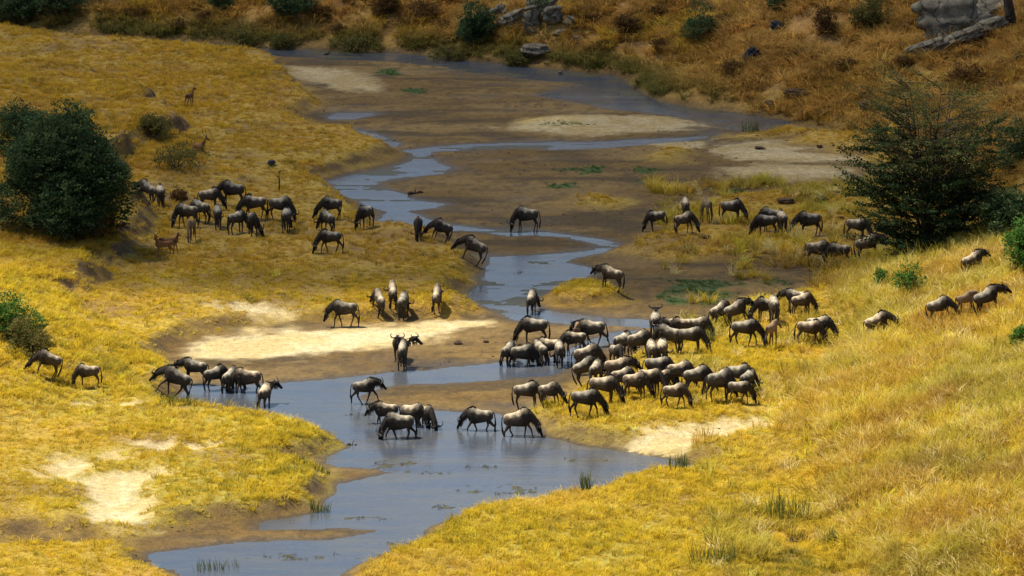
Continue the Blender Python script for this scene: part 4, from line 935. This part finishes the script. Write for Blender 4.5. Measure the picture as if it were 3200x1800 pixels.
def animal(name, u, v, heading, pose, scale, label, cat='wildebeest', group='wildebeest of the herd', dz=0.0):
    key = (pose, len(label) % 3)
    if key not in _built: _built[key] = build_animal(name, POSES[pose], key[1] + 10 * list(POSES).index(pose))
    p = ground(u, v)
    a = math.radians(heading); c = math.cos(a); s = math.sin(a)
    zf = zat(p.x + c * .38 * scale, p.y + s * .38 * scale); zb = zat(p.x - c * .5 * scale, p.y - s * .5 * scale)
    pitch = -math.atan2(zf - zb, 0.88 * scale); pitch = max(-.4, min(.4, pitch))
    e = empty(name, (p.x, p.y, (zf + zb) / 2 + dz - .015)); e.rotation_euler = Euler((0, pitch, a), 'XYZ'); e.scale = (scale * .79, scale * 1.06, scale * .97) if cat == 'wildebeest' else (scale,) * 3
    tag(e, label, cat, group)
    for nm, me in _built[key]:
        o = bpy.data.objects.new(nm, me); COL.objects.link(o); o.parent = e
    return e
HERD = [
 # upper left, in the cloud shadow
 (446,634,150,'graze',.95,'leftmost shaded wildebeest, grazing right beside the big dark tree'),
 (502,646,100,'graze',.98,'wildebeest seen from behind, second from the big dark tree'),
 (723,642,187,'low',1.08,'highest wildebeest of the shaded left group, dark and facing left'),
 (655,657,20,'graze',1.0,'dark wildebeest whose head is hidden under the highest one of the left group'),
 (625,696,145,'graze',1.0,'dark wildebeest overlapping the back of the leftmost adult of the shaded group'),
 (587,712,170,'grazel',1.05,'leftmost adult of the shaded left group, pale rump, head down at left'),
 (597,754,255,'calfgraze',1.0,'small calf grazing in front of the leftmost adult of the shaded group'),
 (681,714,95,'graze',1.0,'wildebeest with its rump straight to the viewer in the middle of the shaded group'),
 (740,730,48,'graze',1.0,'wildebeest with pale rump at left, behind the one facing the viewer'),
 (790,735,285,'grazel',1.02,'shaded wildebeest facing the viewer head down with curved horns'),
 (795,684,190,'grazewalk',1.08,'large pale flanked wildebeest standing behind the one that faces the viewer'),
 (873,692,347,'grazewalk',1.08,'dark wildebeest grazing to the right at the right end of the shaded group'),
 (895,724,85,'graze',1.02,'pale rumped wildebeest in front of the dark right-grazing one'),
 (1033,688,205,'grazer',1.0,'upper one of three wildebeest in a column near the stream bend'),
 (1022,728,130,'graze',.95,'half hidden middle one of three wildebeest in a column near the bend'),
 (1033,792,184,'grazewalk',1.0,'lowest of three in a column, grazing left in full side view'),
 (1144,714,232,'graze',1.0,'dark wildebeest grazing at the stream edge with its head towards the viewer'),
 (1307,748,268,'graze',1.0,'wildebeest grazing straight towards the viewer below the stream'),
 (1367,750,205,'grazer',.95,'wildebeest right of the one grazing straight towards the viewer'),
 (1462,815,176,'low',1.08,'dark wildebeest climbing the cut bank out of the stream'),
 (1645,724,184,'drink',1.08,'lone wildebeest drinking in the middle of the shaded stream'),
 (1178,974,112,'graze',.95,'left one of the trio just above the bright sand'),
 (1226,952,96,'graze',1.0,'rear one of the trio just above the bright sand'),
 (1262,996,76,'graze',1.0,'front one of the trio just above the bright sand'),
 (1369,960,82,'graze',.98,'wildebeest seen from behind alone between the trio and the stream'),
 (1663,978,78,'drink',.95,'wildebeest seen from behind drinking beside the small grassy island'),
 (1905,905,158,'level',1.02,'wildebeest with raised horned head on the small grassy island'),
 # in the sun
 (1078,1022,181,'lowwalk',1.05,'pale wildebeest walking left across the bright sand'),
 (1246,1128,262,'up',1.0,'horned wildebeest facing the viewer behind the one standing on bare mud'),
 (1258,1152,84,'upr',1.0,'wildebeest seen from behind on bare mud, head turned to the right'),
 (134,1176,193,'graze',.98,'leftmost sunlit wildebeest, grazing below the twiggy shrub'),
 (278,1212,186,'graze',.88,'smaller wildebeest in the long grass right of the leftmost sunlit one'),
 (527,1244,184,'lowwalk',1.12,'biggest of the left drinking party, walking left out of the water'),
 (608,1202,172,'level',.98,'farthest one of the left drinking party, dark forequarters'),
 (676,1226,32,'drink',.98,'wildebeest with its tail to the left, second of the left drinking party row'),
 (724,1232,62,'drink',.98,'tan wildebeest squeezed in the middle of the left drinking party'),
 (772,1242,186,'drink',1.08,'pale backed wildebeest drinking to the left in the left party'),
 (828,1283,75,'upr',.95,'rear view wildebeest in the water with its head turned right, left party'),
 (1145,1262,353,'levelwalk',.95,'dark wildebeest walking right alone in the shallow water'),
 (1206,1338,188,'level',.95,'wildebeest with raised dark head behind the pool group'),
 (1290,1348,325,'drinkwalk',1.02,'tan backed wildebeest in the middle of the pool group'),
 (1332,1350,300,'drink',1.0,'right one of the pool group, drinking with curled horns to the viewer'),
 (1248,1386,190,'drinkwalk',1.1,'nearest of the pool group, drinking to the left'),
 (1499,1362,181,'lowwalk',1.02,'pale wildebeest facing left about to drink, right of the pool group'),
 (1630,1375,356,'drinkwalk',1.1,'dark wildebeest drinking to the right at the grassy point'),
 (1652,1280,350,'graze',1.0,'wildebeest grazing right just above the grassy point'),
 (1724,1270,335,'graze',.88,'smaller wildebeest tucked behind the right-grazing one above the grassy point'),
 (1830,1306,352,'grazewalk',1.08,'nearest wildebeest of the big herd, striding right with head down'),
 # the dense herd, upper left drinkers
 (1669,1078,183,'graze',1.1,'large pale wildebeest at the back left of the big herd, facing left'),
 (1854,1088,180,'levelwalk',1.08,'wildebeest with bold black mane walking left behind the drinkers'),
 (1806,1082,265,'calfstand',1.05,'pale calf standing under the head of the black-maned walker'),
 (1592,1147,62,'drink',.95,'leftmost drinker of the big herd, seen from behind'),
 (1630,1158,18,'drink',1.0,'nearest of the row of drinkers, second from the left'),
 (1685,1146,118,'drink',1.0,'drinker with a white streak on its rump, third from the left'),
 (1722,1138,172,'drink',1.02,'broadside drinker with pale back in the middle of the row'),
 (1748,1149,92,'drink',.98,'drinker with its tail straight to the viewer, fifth from the left'),
 (1797,1114,190,'drink',.98,'rightmost pale drinker below the black-maned walker'),
 (1840,1170,10,'graze',1.08,'big wildebeest with long black tail at the left edge of the packed herd'),
 (1848,1198,14,'graze',1.0,'pale wildebeest just below the long-tailed one at the left edge'),
 (1862,1208,70,'graze',.95,'white rumped wildebeest seen from behind near the left edge of the packed herd'),
 (1932,1208,5,'level',1.08,'pale wildebeest with raised black head in the packed herd'),
 (1885,1264,350,'graze',1.08,'broad backed wildebeest behind the striding nearest one'),
 (1945,1232,20,'graze',.95,'tan rump half hidden in the front centre of the packed herd'),
 (1988,1248,340,'graze',1.0,'blue grey wildebeest grazing among long grass in the front centre'),
 (2032,1236,335,'graze',1.02,'grey wildebeest with pale shoulder right of the blue grey one'),
 (2068,1226,0,'graze',.82,'small animal between the grey shouldered one and the front row'),
 (2055,1200,356,'graze',1.05,'wildebeest with dark forequarters in the second row of the packed herd'),
 (2122,1214,10,'graze',1.0,'plain pale wildebeest in the second row, right of the dark forequarters'),
 (2182,1232,14,'graze',1.05,'wildebeest with black hump left of the darkest bull'),
 (2248,1254,30,'graze',1.15,'darkest and biggest bull at the right of the packed herd'),
 (2312,1226,332,'graze',1.05,'tan wildebeest behind the yearling at the right end of the packed herd'),
 (2338,1234,58,'graze',.92,'pale round rump between the tan one and the yearling'),
 (2306,1262,355,'grazewalk',.86,'slim yearling walking right in front at the right end of the herd'),
 (2108,1276,356,'grazewalk',.90,'wildebeest wading through long grass at the front of the herd'),
 (1928,1146,298,'graze',.88,'small round wildebeest facing the viewer at the edge of the channel'),
 (1945,1120,50,'graze',1.0,'wildebeest with rump to the viewer standing by the channel'),
 (2000,1114,20,'graze',1.0,'tan wildebeest right of the rump by the channel'),
 (2036,1148,95,'graze',1.0,'left one of two seen straight from behind in the middle herd'),
 (2068,1142,82,'graze',1.0,'right one of two seen straight from behind in the middle herd'),
 (2047,1054,80,'up',.98,'farthest rear view animal at the back of the middle herd'),
 (2086,1066,235,'level',.92,'pale animal with upright horns facing the viewer at the back of the middle herd'),
 (2086,1102,166,'graze',1.05,'bulky wildebeest facing left in the middle herd'),
 (2132,1066,200,'graze',.95,'pale back showing behind the middle herd'),
 (2182,1066,350,'graze',.95,'rightmost pale back at the rear of the middle herd'),
 (2160,1106,350,'graze',1.05,'wildebeest at the right end of the middle herd with black head down'),
 # right-hand sunlit group
 (2330,1085,355,'grazewalk',1.08,'wildebeest striding right on short grass, nose beside the calf'),
 (2412,1090,62,'calfstand',1.12,'calf on short grass at the nose of the striding wildebeest'),
 (2525,1080,356,'graze',1.0,'pale wildebeest grazing right at the edge of the tall grass, front of a pair'),
 (2560,1072,345,'graze',1.05,'darker rear one of the pair at the edge of the tall grass'),
 (2262,1020,32,'graze',.98,'leftmost of the sunlit group beside the dark mud flat'),
 (2320,1012,0,'level',1.0,'wildebeest with dark mane, second from left beside the mud flat'),
 (2392,1006,205,'graze',.98,'half hidden one with head low at left behind the dark rear view one'),
 (2418,1013,95,'graze',1.08,'dark rear view wildebeest towering over the calf'),
 (2487,978,176,'level',.95,'wildebeest looking left at the back of the sunlit group'),
 (2508,990,22,'graze',.95,'brightly lit pale wildebeest at the back right of the sunlit group'),
 (2757,1055,10,'lowwalk',1.0,'pale grey wildebeest alone in the golden grass on the slope'),
 (2950,1006,350,'graze',.98,'wildebeest grazing right in the golden grass, lower of the slope pair'),
 (3025,988,20,'calfstand',1.0,'calf almost hidden in golden grass between two adults'),
 (3100,986,14,'level',1.08,'rightmost wildebeest, heading up the golden slope'),
 (3055,858,14,'level',.95,'wildebeest alone high on the slope below the dark green bush'),
 # right flat, in the cloud shadow
 (2055,720,198,'graze',.88,'small dark wildebeest drinking at the left tip of the right flat'),
 (2142,688,92,'graze',.98,'rear view wildebeest on the right flat directly behind another'),
 (2140,732,22,'grazer',.95,'wildebeest in front of the rear view one, head down to the right'),
 (2210,697,110,'calfgraze',1.15,'calf grazing between the two stacked ones and the dark shouldered one'),
 (2288,695,345,'graze',1.02,'dark shouldered wildebeest grazing right on the right flat'),
 (2395,740,185,'graze',1.0,'front one of the overlapping three, dark head down at left'),
 (2412,724,176,'graze',1.05,'middle one of the overlapping three on the right flat'),
 (2443,729,100,'graze',.98,'rearmost right one of the overlapping three on the right flat'),
 (2528,740,196,'low',1.08,'grey wildebeest facing left alone in the middle of the right flat'),
 (2675,752,346,'graze',1.0,'wildebeest grazing with its head among the acacia branches'),
 (2555,829,345,'graze',1.05,'left one of two grazing nose to nose below the acacia'),
 (2622,833,184,'graze',1.0,'right one of two grazing nose to nose below the acacia'),
 (2722,815,356,'level',1.08,'wildebeest walking in behind the acacia, tail hanging at left'),
]
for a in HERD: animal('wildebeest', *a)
IMP = dict(cat='antelope', group='impala on the left terrace')
animal('impala', 511, 806, 215, 'impala', 1.0, 'reddish impala ram with tall horns by the eroded bank', **IMP)
animal('impala', 530, 792, 350, 'impalaewe', .95, 'second impala standing directly behind the horned ram', **IMP)
animal('impala', 592, 334, 70, 'impalaewe', 1.0, 'slender impala alone in the far left grass above the eroded bank', **IMP)
animal('impala', 622, 478, 300, 'impalarest', 1.15, 'resting impala with only its horned head above the grass', dz=-.42, **IMP)

# a dark stork-like bird by the far river
p = ground(1022, 186); b_ = empty('wading_bird', p); tag(b_, 'tiny dark wading bird on the mud beside the far river', 'bird')
V, Fc = join([tube([(-.24, 0, .30), (-.12, 0, .36), (.05, 0, .38), (.14, 0, .42), (.17, 0, .55), (.20, 0, .66), (.25, 0, .68)], [.01, .07, .09, .05, .025, .03, .02], 8), tube([(.25, 0, .68), (.38, 0, .64)], [.015, .004], 6)]); mesh_np('body', V, Fc, HAIR_BLACK, parent=b_)
for sgn in (-1, 1): V, Fc = tube([(0, sgn * .03, .32), (.01, sgn * .03, .16), (0, sgn * .03, -.03)], [.014, .01, .012], 6); mesh_np('leg', V, Fc, HAIR_BLACK, parent=b_)
